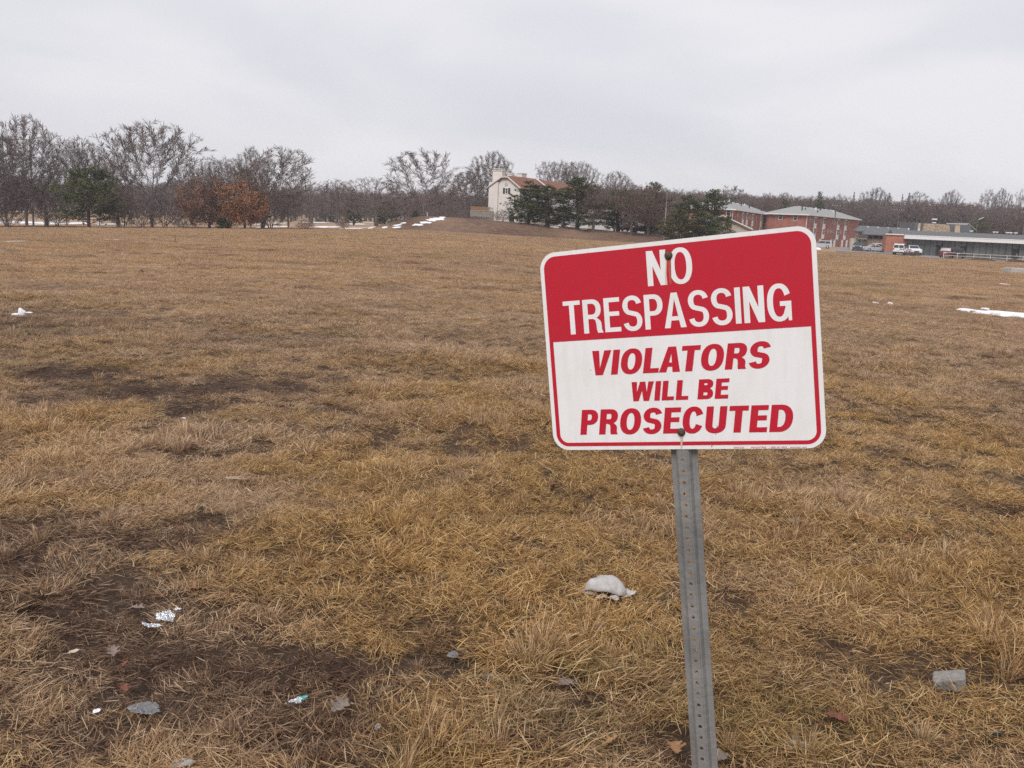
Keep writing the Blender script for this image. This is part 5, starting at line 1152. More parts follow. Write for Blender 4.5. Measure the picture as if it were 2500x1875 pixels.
for (u, v, h_) in ((2427, 572, .9), (2432, 574, .6), (2458, 576, 1.2), (2466, 578, .7), (2478, 580, .5), (2370, 572, .8)):
    x, z = sb.hit(u, v, back=8); tp = MB().box(x - .12, x + .12, 7.8, 8.2, zf1 + .6, max(z, zf1 + 1.25)).build('roof_vent', M_galv, low); MB().box(x - .28, x + .28, 7.7, 8.3, max(z, zf1 + 1.25), max(z, zf1 + 1.25) + .2).build('vent_cap', M_trim, tp)
# ------- stone clad roof building behind it, and a grey gabled house
sD = 212.0; c = P(2240, 600, sD); zg = float(T(c[0] + 8, sD)); ss = Site(c[0], c[1], 1, 0, zg)
st = thing('stone_building', 'building with sloping tan stone roof walls behind the flat roof', 'building', (c[0], c[1], zg), ss.rz)
M_stone = mat('tan_stone', (.30, .20, .115), .9, (.52, .40, .27), scale=3.0, detail=1, bump=.5, bscale=8); M_stone2 = mat('pale_stone', (.42, .31, .19), .9, (.56, .46, .34), scale=4, bump=.4, bscale=8)
def sp_(u, v): return ss.hit(u, v)
def trap(uv, y0, y1, name, mt, par):
    pts2 = [sp_(*p) for p in uv]; return MB().prism(pts2, y0, y1).build(name, mt, par)
xA, zA = sp_(2243, 571); xB, zB = sp_(2346, 546)
MB().box(xA - 1, xB + 2.5, .6, 9, -1, zB - .2).build('wall', M_darkroof, st)
p1 = trap([(2250.5, 570), (2257, 546), (2317, 549), (2320, 574)], .0, .5, 'stone_panel', M_mortar if False else M_stone, st); p2 = trap([(2240, 569), (2243.5, 545), (2247.5, 545), (2246, 569)], .0, .5, 'stone_panel', M_stone2, st); p3 = trap([(2330, 575), (2333.5, 550), (2343.5, 550.5), (2344, 576)], .0, .5, 'stone_panel', M_stone2, st)
rs_ = np.random.default_rng(4); poly = [sp_(2250.5, 570), sp_(2257, 546), sp_(2317, 549), sp_(2320, 574)]
for row in range(8):                                                 # single stones, proud of the panel
    f0, f1 = row / 8, (row + 1) / 8; lx0 = poly[0][0] + (poly[1][0] - poly[0][0]) * f0; rx0 = poly[3][0] + (poly[2][0] - poly[3][0]) * f0; x = lx0
    while x < rx0 - .2:
        wd_ = min(rs_.uniform(.25, .7), rx0 - x); g_ = (x - lx0) / (rx0 - lx0); zb_ = poly[0][1] + (poly[3][1] - poly[0][1]) * g_; zt2 = poly[1][1] + (poly[2][1] - poly[1][1]) * g_; z_a, z_b = zb_ + (zt2 - zb_) * f0, zb_ + (zt2 - zb_) * f1
        MB().box(x + .02, x + wd_ - .02, -.05 - .08 * rs_.random(), 0, z_a + .015, z_b - .015).build('stone', M_stone if rs_.random() < .6 else M_stone2, st); x += wd_
x, z = sp_(2286, 545); MB().box(x - .15, x + .15, 1, 1.3, z - 1, z + .2).build('flue', M_dark, st); fl = MB().box(x - .35, x + .35, .9, 1.5, z + .0, z + .25).build('flue_cap', M_trim, st); MB().box(x - .5, x + .5, .9, 1.5, z + .75, z + 1.05).build('flue_cap', M_trim, st); MB().box(x - .12, x + .12, 1, 1.3, z + .25, z + .75).build('flue', M_dark, st)
gD2 = 240.0; c = P(2345, 600, gD2); zg = float(T(c[0], gD2)); sgh = Site(c[0], c[1], 1, .2, zg); x0, zt = sgh.hit(2353, 546); x1, _ = sgh.hit(2369, 546); _, ze_ = sgh.hit(2360, 556)
gh = thing('grey_house', 'small grey gabled house half hidden behind the stone clad building', 'house', (c[0], c[1], zg), sgh.rz)
MB().add([(-.5, 0, -1), (3.2, 0, -1), (3.2, 0, ze_), (1.35, 0, zt), (-.5, 0, ze_), (-.5, 8, -1), (3.2, 8, -1), (3.2, 8, ze_), (1.35, 8, zt), (-.5, 8, ze_)], [(0, 1, 2, 3, 4), (5, 9, 8, 7, 6), (0, 4, 9, 5), (1, 6, 7, 2)]).build('wall', M_ac, gh)
m = MB(); v_ = [(-.9, -.3, ze_ - .3), (1.35, -.3, zt + .15), (3.6, -.3, ze_ - .3), (-.9, 8.3, ze_ - .3), (1.35, 8.3, zt + .15), (3.6, 8.3, ze_ - .3)]; m.add(v_ + [(x, y, z - .2) for x, y, z in v_], [(0, 1, 4, 3), (1, 2, 5, 4), (6, 9, 10, 7), (7, 10, 11, 8), (0, 6, 7, 1), (1, 7, 8, 2), (0, 3, 9, 6), (2, 8, 11, 5), (3, 4, 10, 9), (4, 5, 11, 10)]); m.build('roof', M_greyroof, gh); window(gh, 'A', 1.35, ze_ - .2, .7, .9, bars=0)

# ------- paved lot in front of the buildings
def sheet(name, poly_uv_or_xy, m_, dz, kind='structure', label=None, n=1):
    pass
def drape(name, x0f, x1f, y0, y1, m_, dz, nx_=40, ny_=14):
    ys2 = np.linspace(y0, y1, ny_); V = []
    for y in ys2:
        for x in np.linspace(x0f(y), x1f(y), nx_): V.append((x, y, float(T(x, y)) + dz))
    idx2 = np.arange(nx_ * ny_).reshape(ny_, nx_); q2 = np.stack([idx2[:-1, :-1], idx2[:-1, 1:], idx2[1:, 1:], idx2[1:, :-1]], -1).reshape(-1, 4)
    return tag(link_mesh(np_mesh(name, np.array(V), q2, m_, smooth=True), name), kind='structure')
drape('parking_lot', lambda y: .34 * y, lambda y: .95 * y, 172, 236, M_asphalt, .06)
drape('driveway', lambda y: P(2238, 600, y)[0], lambda y: P(2310, 600, y)[0], 160, 173, M_asphalt, .05, 8, 6)
drape('parking_strip', lambda y: 8.0, lambda y: 33.0, 178.5, 183, M_asphalt, .05, 20, 6)

# ================================================================== cars
M_tyre = mat('tyre', (0.018, 0.018, 0.019), 0.85); M_rim = mat('wheel_rim', (0.42, 0.42, 0.43), 0.35, metal=.7); M_cglass = mat('car_glass', (0.02, 0.024, 0.028), 0.06, spec=.7)
M_head = mat('headlight', (0.6, 0.62, 0.63), 0.1, spec=.7); M_tail = mat('tail_light', (0.28, 0.015, 0.015), 0.2, spec=.6); M_bump = mat('black_plastic', (0.03, 0.03, 0.03), 0.6)
def paint(name, c): return mat(name, c, 0.28, spec=.5, coat=.6)
P_silver, P_white, P_dark, P_red, P_black, P_blue = paint('silver_paint', (.44, .45, .47)), paint('white_paint', (.70, .71, .71)), paint('dark_grey_paint', (.06, .065, .075)), paint('maroon_paint', (.13, .018, .025)), paint('black_paint', (.02, .02, .022)), paint('dark_blue_paint', (.035, .05, .07))
PROF = {  # side outline, nose towards +x, fractions of length and metres of height; then belt height and the glass span
    'sedan': (4.75, 1.80, [(-.50, .42), (-.495, .78), (-.46, 1.00), (-.33, 1.05), (-.20, 1.38), (-.06, 1.47), (.06, 1.45), (.20, 1.02), (.36, .93), (.47, .80), (.50, .60), (.49, .30), (-.49, .30)], 1.02, (-.31, .19), (-.18, .05)),
    'suv': (4.60, 1.86, [(-.50, .45), (-.50, 1.05), (-.47, 1.20), (-.43, 1.66), (-.30, 1.74), (.02, 1.70), (.20, 1.18), (.40, 1.08), (.49, .95), (.50, .55), (.49, .34), (-.49, .34)], 1.14, (-.44, .19), (-.40, .04)),
    'van': (4.95, 1.95, [(-.50, .42), (-.50, 1.15), (-.485, 1.85), (-.45, 1.98), (.12, 1.96), (.20, 1.86), (.32, 1.22), (.46, 1.08), (.50, .85), (.50, .40), (-.49, .36)], 1.16, (-.47, .30), (-.46, .17)),
    'pickup': (5.4, 1.95, [(-.50, .55), (-.50, 1.12), (-.12, 1.12), (-.10, 1.75), (.06, 1.78), (.17, 1.20), (.46, 1.12), (.50, .95), (.50, .50), (.49, .42), (-.49, .42)], 1.16, (-.12, .16), (-.10, .05))}
def car(kind, label, name, u, D, rz, pm, vb=612, group='cars parked by the buildings', cat='car', side=(1, -1), rear_split=False, dz=0.0):
    L_, Wd, pf, belt, gl, gt = PROF[kind]; q = P(u, vb, D); z = float(T(q[0], q[1])) + .05 + dz
    o = thing(name, label, cat, (q[0], q[1], z), rz, group); H = max(p[1] for p in pf)
    hw = lambda zz: Wd / 2 * (1 - .02 * (zz < .5)) if zz <= belt else Wd / 2 * (1 - .17 * (zz - belt) / (H - belt))
    n = len(pf); pts3 = [(a * L_, b_) for a, b_ in pf]; cx = sum(p[0] for p in pts3) / n; cz = sum(p[1] for p in pts3) / n
    m = MB(); ring = []
    for (k, ins) in ((-1, 0), (-.965, -.05), (.965, -.05), (1, 0)):
        sc2 = .955 if abs(k) == 1 else 1.0
        ring.append([(cx + (x - cx) * sc2, k * hw(zz) + 0, cz + (zz - cz) * (sc2 if zz > .5 else 1.0)) for x, zz in pts3])
    m.v = [p for r_ in ring for p in r_]
    for j in range(3): m.f += [(j * n + i, j * n + (i + 1) % n, (j + 1) * n + (i + 1) % n, (j + 1) * n + i) for i in range(n)]
    m.f += [tuple(range(n)), tuple(range(4 * n - 1, 3 * n - 1, -1))]
    body = m.build('body', pm, o)
    zt = H - .14
    for sd in side:                                                   # side windows
        xs2 = [gl[0] * L_ + .12, gt[0] * L_ + .05, gt[1] * L_ - .02, gl[1] * L_ - .12]; mid = (xs2[1] + xs2[2]) / 2
        for (a, b_, c2, d2) in ((xs2[0], xs2[1], mid - .04, mid - .04), (mid + .04, mid + .04, xs2[2], xs2[3])):
            e_ = .012; MB().add([(a, sd * (hw(belt) + e_), belt + .02), (b_, sd * (hw(zt) + e_), zt), (c2, sd * (hw(zt) + e_), zt), (d2, sd * (hw(belt) + e_), belt + .02), (a, sd * (hw(belt) - .05), belt + .02), (b_, sd * (hw(zt) - .05), zt), (c2, sd * (hw(zt) - .05), zt), (d2, sd * (hw(belt) - .05), belt + .02)],
                                 [(0, 1, 2, 3), (7, 6, 5, 4), (0, 4, 5, 1), (1, 5, 6, 2), (2, 6, 7, 3), (3, 7, 4, 0)]).build('side_window', M_cglass, o)
        MB().box(xs2[3] - .12, xs2[3] + .06, sd * (hw(belt) + .02) - .08, sd * (hw(belt) + .02) + .08, belt + .02, belt + .16).build('mirror', pm, o)
        MB().box(mid - .3, mid - .14, sd * (Wd / 2) - .03, sd * Wd / 2 + .02, belt - .16, belt - .12).build('door_handle', M_bump, o)
    def slope_glass(x0, z0, x1, z1, nm, split=False):
        dx_, dz_ = x1 - x0, z1 - z0; l = math.hypot(dx_, dz_); nx_, nz_ = (dz_ / l, -dx_ / l); sg2 = 1 if nm == 'windscreen' else -1; nx_, nz_ = (abs(nx_) * sg2, abs(nz_))
        for (f0, f1) in (((-.92, -.05), (.05, .92)) if split else ((-.92, .92),)):
            a0 = [(x0 + nx_ * .012, f * hw(z0) * .97, z0 + nz_ * .012) for f in (f0, f1)]; a1 = [(x1 + nx_ * .012, f * hw(z1) * .97, z1 + nz_ * .012) for f in (f1, f0)]
            V = a0 + a1; MB().add(V + [(x - nx_ * .05, y, z - nz_ * .05) for x, y, z in V], [(0, 1, 2, 3), (7, 6, 5, 4), (0, 4, 5, 1), (1, 5, 6, 2), (2, 6, 7, 3), (3, 7, 4, 0)]).build(nm, M_cglass, o)
    segs = [(pts3[i], pts3[(i + 1) % n]) for i in range(n)]
    fr = max((s for s in segs if s[0][1] > s[1][1] and s[0][0] > -.2 * L_ and s[0][1] > belt + .2 and s[1][0] > 0), key=lambda s: s[0][1] - s[1][1])
    re = max((s for s in segs if s[1][1] > s[0][1] and s[1][1] > belt + .2), key=lambda s: s[1][1] - s[0][1])
    lerp = lambda a, b_, f: (a[0] + (b_[0] - a[0]) * f, a[1] + (b_[1] - a[1]) * f)
    a, b_ = lerp(fr[0], fr[1], .10), lerp(fr[0], fr[1], .90); slope_glass(b_[0], b_[1], a[0], a[1], 'windscreen')
    a, b_ = lerp(re[0], re[1], .12), lerp(re[0], re[1], .86); slope_glass(a[0], a[1], b_[0], b_[1], 'rear_window', rear_split)
    xw = [.31 * L_, -.30 * L_]; rw_ = .34 if kind in ('sedan',) else .37
    for x in xw:
        for sd in (1, -1):
            w2 = MB().tube([(x, sd * (Wd / 2 - .20), rw_), (x, sd * (Wd / 2 + .012), rw_)], rw_, 18).build('wheel', M_tyre, o)
            MB().tube([(x, sd * (Wd / 2 + .013), rw_), (x, sd * (Wd / 2 + .03), rw_)], [rw_ * .66, rw_ * .55], 14).build('rim', M_rim, w2)
    zl_ = .72 if kind == 'sedan' else .9
    for sd in (1, -1):
        MB().box(.455 * L_, .497 * L_, sd * Wd * .36 - .17, sd * Wd * .36 + .17, zl_ - .08, zl_ + .08).build('headlight', M_head, o)
        MB().box(-.503 * L_, -.485 * L_, sd * Wd * .42 - .10, sd * Wd * .42 + .10, zl_, zl_ + .26).build('tail_light', M_tail, o)
    MB().box(.46 * L_, .512 * L_, -Wd * .46, Wd * .46, .34, .52).build('bumper', M_bump if kind in ('van', 'pickup') else pm, o); MB().box(-.515 * L_, -.46 * L_, -Wd * .46, Wd * .46, .36, .55).build('bumper', M_bump if kind in ('van', 'pickup') else pm, o)
    MB().box(.49 * L_, .508 * L_, -.42, .42, .58, .80).build('grille', M_bump, o)
    MB().box(-.512 * L_, -.498 * L_, -.24, .24, zl_ - .1, zl_ + .04).build('number_plate', M_trim, o)
    return o
car('suv', 'silver wagon parked behind the snow heap by the brick apartments', 'parked_car', 2004, 203, rad(160), P_silver, vb=604)
car('suv', 'dark grey car facing the field beside the turquoise door', 'parked_car', 2093, 197, rad(-112), P_dark, vb=612)
car('sedan', 'silver sedan seen side on in front of the brown brick office', 'parked_car', 2136, 190, rad(-4), P_silver, vb=617)
car('suv', 'white car half hidden behind the silver sedan', 'parked_car', 2152, 197, rad(12), P_white, vb=612)
van = car('van', 'white work van with a ladder rack, seen from behind', 'parked_van', 2196, 171, rad(62), P_white, vb=620, cat='van', rear_split=True)
car('pickup', 'white pickup truck facing the field right of the work van', 'pickup_truck', 2228, 177, rad(-98), P_white, vb=618, cat='pickup truck')
car('suv', 'maroon car at the left end of the white pipe railing', 'parked_car', 2311, 168.5, rad(58), P_red, vb=625)
car('pickup', 'black pickup truck beside the maroon car at the railing', 'pickup_truck', 2338, 171.5, rad(66), P_black, vb=625, cat='pickup truck')
G_MC = 'cars parked under the pines on the mound'
car('sedan', 'pale car under the tallest pine on the mound', 'parked_car', 1393, 180.5, rad(8), P_white, vb=552, group=G_MC)
car('suv', 'dark blue car parked between the pines on the mound', 'parked_car', 1516, 181, rad(-75), P_blue, vb=556, group=G_MC)
car('sedan', 'black car parked left of the leaning brown tree on the mound', 'parked_car', 1568, 180.5, rad(5), P_black, vb=560, group=G_MC)
car('sedan', 'dark car with a pale windscreen at the right end of the mound', 'parked_car', 1598, 181, rad(-100), P_dark, vb=562, group=G_MC)
# ladder rack and the ladder lying on it; the dark mark on the back door
for x in (-1.7, -.2): m = MB(); m.tube([(x, -.85, 1.92), (x, -.85, 2.16), (x, .85, 2.16), (x, .85, 1.92)], .03, 6); m.build('roof_rack', M_galv, van)
m = MB(); m.add([(-2.50, -.62, .93), (-2.50, -.40, .93), (-2.50, -.30, 1.12), (-2.50, -.52, 1.12)], [(0, 1, 2, 3)]); m.add([(-2.50, -.34, .90), (-2.50, -.24, .90), (-2.50, -.14, 1.12), (-2.50, -.24, 1.12)], [(0, 1, 2, 3)]); m.f = m.f
m.build('door_emblem', M_bump, van)
o = thing('ladder', 'orange and pale ladder lying on the roof rack of the white van', 'ladder', (van.location[0], van.location[1], van.location[2] + 2.19), rad(62))
M_or = mat('orange_fibreglass', (.45, .09, .03), .5)
for sd in (-.22, .22): m = MB(); m.box(-2.6, 2.2, sd - .03, sd + .03, 0, .09); m.build('side_rail', M_or if sd < 0 else M_galv, o)
for k in range(15): MB().box(-2.45 + k * .31, -2.41 + k * .31, -.19, .19, .03, .06).build('rung', M_galv, o)

# ================================================================== poles, railing, small site furniture
M_wood = mat('weathered_wood', (.10, .08, .065), .9, (.16, .135, .115), scale=4, stretch=(1, 1, .2)); M_pipe = mat('pale_pipe', (.52, .51, .48), .6, (.6, .59, .56), scale=5); M_lamp = mat('grey_pole', (.24, .23, .225), .6, (.32, .31, .30), scale=3)
def pole(label, u, vb, vt, D, arm=2.2, n_ins=4, name='utility_pole', m_=M_wood, arms=1, rz=0.0):
    q = P(u, vb, D); z = float(T(q[0], q[1])); zt = P(u, vt, D)[2]; o = thing(name, label, 'utility pole', (q[0], q[1], z), rz); h = zt - z
    MB().tube([(0, 0, -.3), (0, 0, h)], [.16, .11], 8).build('pole', m_, o)
    for a in range(arms):
        zz = h - .35 - a * 1.1; c2 = MB().box(-arm / 2, arm / 2, -.06, .06, zz, zz + .13).build('crossarm', m_, o)
        for k in range(n_ins): x = -arm / 2 + .1 + (arm - .2) * k / (n_ins - 1); MB().tube([(x, 0, zz + .13), (x, 0, zz + .38)], [.05, .06], 6).build('insulator', M_pipe, c2)
    return o, np.array([q[0], q[1], zt])
_, e1 = pole('wooden power pole in front of the nearer brick apartments', 2031, 606, 500, 236, n_ins=4)
_, e2 = pole('power pole standing before the hill woods behind the office roof', 2185, 606, 511, 250, n_ins=5, arm=2.6)
_, e3 = pole('power pole at the right border of the photo before the hill woods', 2490, 625, 516, 250, n_ins=5, arm=2.6)
for (a, b_, lb) in ((e1, e2, 'thin power line strung from the apartments to the office pole'), (e2, e3, 'thin power line strung across the hill to the right border pole')):
    for s_ in (-.7,):
        pts2 = [a + (b_ - a) * t + np.array([s_, 0, -.2 - 5.0 * t * (1 - t) * .35]) for t in np.linspace(0, 1, 14)]; o = MB().tube(pts2, .018, 3).build('power_line', M_dark, None); tag(o, lb, 'power line')
# twin pole frame among the trees in the left corner
q = P(16, 555, 158); z = float(T(q[0], q[1])); q2 = P(82, 555, 158); zt = P(20, 329, 158)[2] - z; o = thing('twin_power_pole', 'grey two pole power frame with crossbars among the left trees', 'utility pole', (q[0], q[1], z)); dx_ = q2[0] - q[0]
for x in (0, dx_): MB().tube([(x, 0, -.3), (x, 0, zt)], [.17, .12], 8).build('pole', M_lamp, o)
za = P(40, 340, 158)[2] - z; MB().box(-.1, dx_ + .1, -.07, .07, za - .08, za + .08).build('crossbar', M_lamp, o); za = P(10, 377, 158)[2] - z; MB().box(-1.2, dx_ * .55, -.07, .07, za - .07, za + .07).build('crossbar', M_lamp, o)
# lamp pole at the end of the mound
q = P(1621, 582, 165); z = float(T(q[0], q[1])); h = P(1624, 508, 165)[2] - z; h2 = P(1625, 468, 165)[2] - z; o = thing('lamp_pole', 'slim grey lamp pole left of the pines above the sign', 'pole', (q[0], q[1], z))
MB().tube([(0, 0, -.3), (0, 0, h)], [.13, .10], 8).build('lower_pole', M_lamp, o); MB().tube([(0, 0, h), (0, 0, h2)], [.05, .035], 6).build('upper_mast', M_lamp, o)
# street lamp behind the flat roof
q = P(2379, 600, 228); z = float(T(q[0], q[1])); h = P(2379, 536, 228)[2] - z; o = thing('street_lamp', 'street lamp with an angled white head behind the flat roof', 'street lamp', (q[0], q[1], z))
MB().tube([(0, 0, -.2), (0, 0, h)], [.12, .08], 8).build('pole', M_wood, o); MB().tube([(0, 0, h), (.7, 0, h + .35)], .05, 6).build('arm', M_lamp, o); MB().add([(.2, -.15, h + .02), (1.4, -.12, h + .55), (1.4, .12, h + .55), (.2, .15, h + .02), (.2, -.15, h + .14), (1.4, -.12, h + .65), (1.4, .12, h + .65), (.2, .15, h + .14)], [(0, 1, 2, 3), (7, 6, 5, 4), (0, 4, 5, 1), (1, 5, 6, 2), (2, 6, 7, 3), (3, 7, 4, 0)]).build('lamp_head', M_trim, o)
# pipe railing
rp = [(2303, 610.6, 625), (2337, 613, 627.5), (2377, 615.8, 630), (2417.5, 618.6, 632), (2458, 621.5, 634.3), (2497, 624.5, 637), (2537, 627, 639.5)]
q0 = P(rp[0][0], rp[0][2], 162); z0 = float(T(q0[0], 162)); o = thing('pipe_railing', 'pale two rail pipe railing in front of the glass fronted building', 'railing', (q0[0], 162, z0)); prev = None
for (u, vt, vb) in rp:
    q = P(u, vb, 162); zb_ = float(T(q[0], 162)); b0 = (q[0] - q0[0], 0, zb_ - z0); MB().tube([(b0[0], 0, b0[2] - .2), (b0[0], 0, b0[2] + 1.05)], .045, 6).build('post', M_pipe, o)
    if prev is not None:
        for hh in (1.03, .55): MB().tube([(prev[0], 0, prev[2] + hh), (b0[0], 0, b0[2] + hh)], .04, 6).build('rail', M_pipe, o)
    prev = b0
# mulch heaps before the railing
M_mulch = mat('dark_mulch', (.05, .03, .022), .95, (.10, .062, .045), scale=6, bump=.8, bscale=15)
def mound_obj(name, label, cat, u, D, wpx, h, m_, dep=.45, seed=1, nrm=18):
    q = P(u, 632, D); w2 = wpx * D / F_PX / 2; V, Fq = [], []; r = np.random.default_rng(seed)
    for i in range(9):
        for k in range(nrm):
            a = 6.2832 * k / nrm; f = i / 8; x = w2 * f * math.cos(a); y = w2 * dep * f * math.sin(a); z = h * (1 - f ** 1.7) * (1 + .5 * float(vnoise(x * 1.0, y * 1.5, .8, seed))) + .12 * float(vnoise(x, y, .3, seed + 2)) * (1 - f); V.append((x, y, float(T(q[0] + x, D + y)) - float(T(q[0], D)) + z - .03 * f))
    for i in range(8): Fq += [(i * nrm + k, i * nrm + (k + 1) % nrm, (i + 1) * nrm + (k + 1) % nrm, (i + 1) * nrm + k) for k in range(nrm)]
    o = link_mesh(np_mesh(name, V, Fq, m_, smooth=True), name); o.location = (q[0], D, float(T(q[0], D))); return tag(o, label, cat, 'mulch heaps before the railing' if name == 'mulch_heap' else None)
for k, (u, w2, h, lb) in enumerate([(2318, 26, .42, 'small dark mulch heap at the left end of the railing'), (2398, 84, .48, 'longest dark mulch heap below the middle of the railing'), (2482, 60, .55, 'dark mulch heap below the right end of the railing')]): mound_obj('mulch_heap', lb, 'mulch heap', u, 159.5, w2, h, M_mulch, .3, k + 1)
for k, (u, w2, h, D, lb) in enumerate([(2094, 34, .35, 187, 'low reddish shrub bed in front of the dark grey car'), (2160, 20, .3, 186, 'low reddish shrub bed at the front wheel of the silver sedan'), (2228, 44, .3, 169, 'low brown shrub bed in front of the white pickup')]): put_tree(PB['brush'], 'shrub_bed', lb, u, P_v if False else 604 + k * 5, D, wpx=w2, cat='bush', mc=M_twig_red, vb=618)
# concrete slab lying in the field at the right
q = G(2492, 666); o = thing('concrete_slab', 'pale concrete slab end lying in the field at the right border', 'concrete slab', (q[0], q[1], q[2])); MB().box(-1.6, 3.0, -1.0, 1.0, -.3, .42).build('slab', M_conc, o, bevel=.04); MB().box(-1.45, 2.8, -.8, .8, .42, .50).build('cover', M_conc, o, bevel=.02)
# thin stake in the field, small white marker by the solitary tree
q = G(432, 597); zt = P(429.5, 574, q[1])[2]; o = MB().tube([(0, 0, -.2), (-.12, 0, zt - q[2])], .02, 5).build('stake', M_wood); o.location = q; tag(o, 'thin dark stake standing alone in the left field', 'stake')
q = P(1043, 540, 184); z = float(T(q[0], q[1])); zt = P(1043, 532, 184)[2]; o = thing('marker_post', 'small white marker post at the foot of the big solitary tree', 'post', (q[0], q[1], z)); MB().tube([(0, 0, -.2), (0, 0, max(zt - z, .7))], .09, 8).build('post', M_trim, o); MB().box(-.16, .16, -.1, .1, max(zt - z, .7), max(zt - z, .7) + .14).build('cap', M_lamp, o)

# ================================================================== snow left in the hollows
def snow(u0, u1, v0, v1, seed, thick=.10, D=None, rough=.30):
    """a patch of old snow with a ragged outline lying on the ground"""
    r = np.random.default_rng(seed); uc, vc = (u0 + u1) / 2, (v0 + v1) / 2
    if D is None: c = G(uc, vc); ya = G(uc, v1)[1]; yb = G(uc, v0)[1]; hy = max(abs(yb - ya) / 2, .3); hy = min(hy, 9)
    else: c = P(uc, vc, D); hy = (v1 - v0) * D / F_PX * 2.2; c = np.array([c[0], D, 0])
    hx = (u1 - u0) / 2 * c[1] / F_PX; n = 46; V, Fq = [], []
    for i in range(6):
        f = i / 5
        for k in range(n):
            a = 6.2832 * k / n; e = 1 + rough * 2 * float(vnoise(math.cos(a) * 2.2, math.sin(a) * 2.2, .6, seed)) + rough * float(vnoise(math.cos(a) * 6, math.sin(a) * 6, .6, seed + 1))
            x = c[0] + hx * f * e * math.cos(a); y = c[1] + hy * f * e * math.sin(a)
            V.append((x - c[0], y - c[1], float(T(x, y)) - float(T(c[0], c[1])) + thick * (1 - f ** 3) + (.04 if f < 1 else -.03)))
    for i in range(5): Fq += [(i * n + k, i * n + (k + 1) % n, (i + 1) * n + (k + 1) % n, (i + 1) * n + k) for k in range(n)]
    o = link_mesh(np_mesh('snow_patch', V, Fq, M_snow, smooth=True), 'snow_patch'); o.location = (c[0], c[1], float(T(c[0], c[1]))); return tag(o, kind='structure')
for k, (a, b_, c2, d2) in enumerate([(-40, 60, 540, 546), (62, 120, 540, 547), (120, 165, 541, 550), (168, 222, 541, 549), (250, 290, 546, 549), (300, 320, 523, 525), (30, 70, 516, 518), (618, 645, 546, 549), (646, 696, 552, 556), (655, 690, 544, 546),
                                     (769, 791, 552, 556), (794, 824, 552, 557), (838, 902, 554, 562), (900, 916, 554, 557), (932, 946, 554, 557), (958, 978, 554, 557), (740, 806, 542, 544), (815, 880, 538, 542), (880, 965, 541, 545), (960, 980, 549, 551), (977, 992, 544, 546), (1050, 1085, 534, 537), (845, 890, 546, 548)]):
    snow(a, b_, c2, d2, 100 + k, .08)
for k, (a, b_, D) in enumerate([(1020, 1046, 164), (1040, 1066, 166), (1060, 1082, 168), (1074, 1096, 170), (1090, 1104, 172)]): snow(a, b_, 0, 4, 140 + k, .06, D=D, rough=.55); 
for k, (a, b_, D) in enumerate([(1344, 1354, 172), (1374, 1392, 170.5), (1446, 1464, 171), (1506, 1522, 173), (1560, 1576, 175)]): snow(a, b_, 0, 3, 150 + k, .07, D=D, rough=.6)
for k, (a, b_, D, t_) in enumerate([(1988, 2030, 191, .5), (2026, 2056, 190, .4), (2046, 2064, 188.5, .35)]): snow(a, b_, 0, 6, 160 + k, t_, D=D)
for k, (a, b_, c2, d2) in enumerate([(2342, 2362, 759, 763), (2356, 2400, 757, 765), (2385, 2540, 763, 776), (2398, 2412, 755, 757), (2168, 2178, 741, 743), (2130, 2142, 739, 741), (16, 28, 591, 592), (40, 50, 590, 592), (76, 84, 588, 590), (252, 258, 586, 588), (275, 283, 586, 588), (2448, 2456, 694, 696)]): snow(a, b_, c2, d2, 170 + k, .05 if k < 4 else .03)

# ================================================================== litter in the grass
M_paper = mat('white_paper', (.34, .325, .31), .85, (.45, .435, .42), scale=30, bump=.2, bscale=80); M_tanp = mat('tan_paper', (.42, .34, .25), .85, (.55, .47, .37), scale=40); M_foil = mat('foil', (.62, .63, .65), .28, metal=.85, bump=.6, bscale=90)
M_clear = mat('clear_film', (.27, .265, .265), .18, (.15, .15, .15), scale=60, spec=.8, bump=.6, bscale=60, trans=.35); M_teal = mat('teal_film', (.02, .22, .20), .25, (.06, .34, .31), scale=50, spec=.7); M_bagw = mat('white_plastic', (.74, .74, .76), .4, spec=.5)
M_blackp = mat('black_cloth', (.014, .014, .017), .8, (.03, .03, .035), scale=40, bump=.4, bscale=60); M_leaf = mat('dry_leaf', (.25, .13, .06), .75, (.38, .22, .11), scale=40); M_leafg = mat('grey_leaf', (.17, .13, .105), .8, (.25, .20, .17), scale=40); M_leafr = mat('red_leaf', (.16, .06, .04), .75, (.23, .095, .06), scale=40)
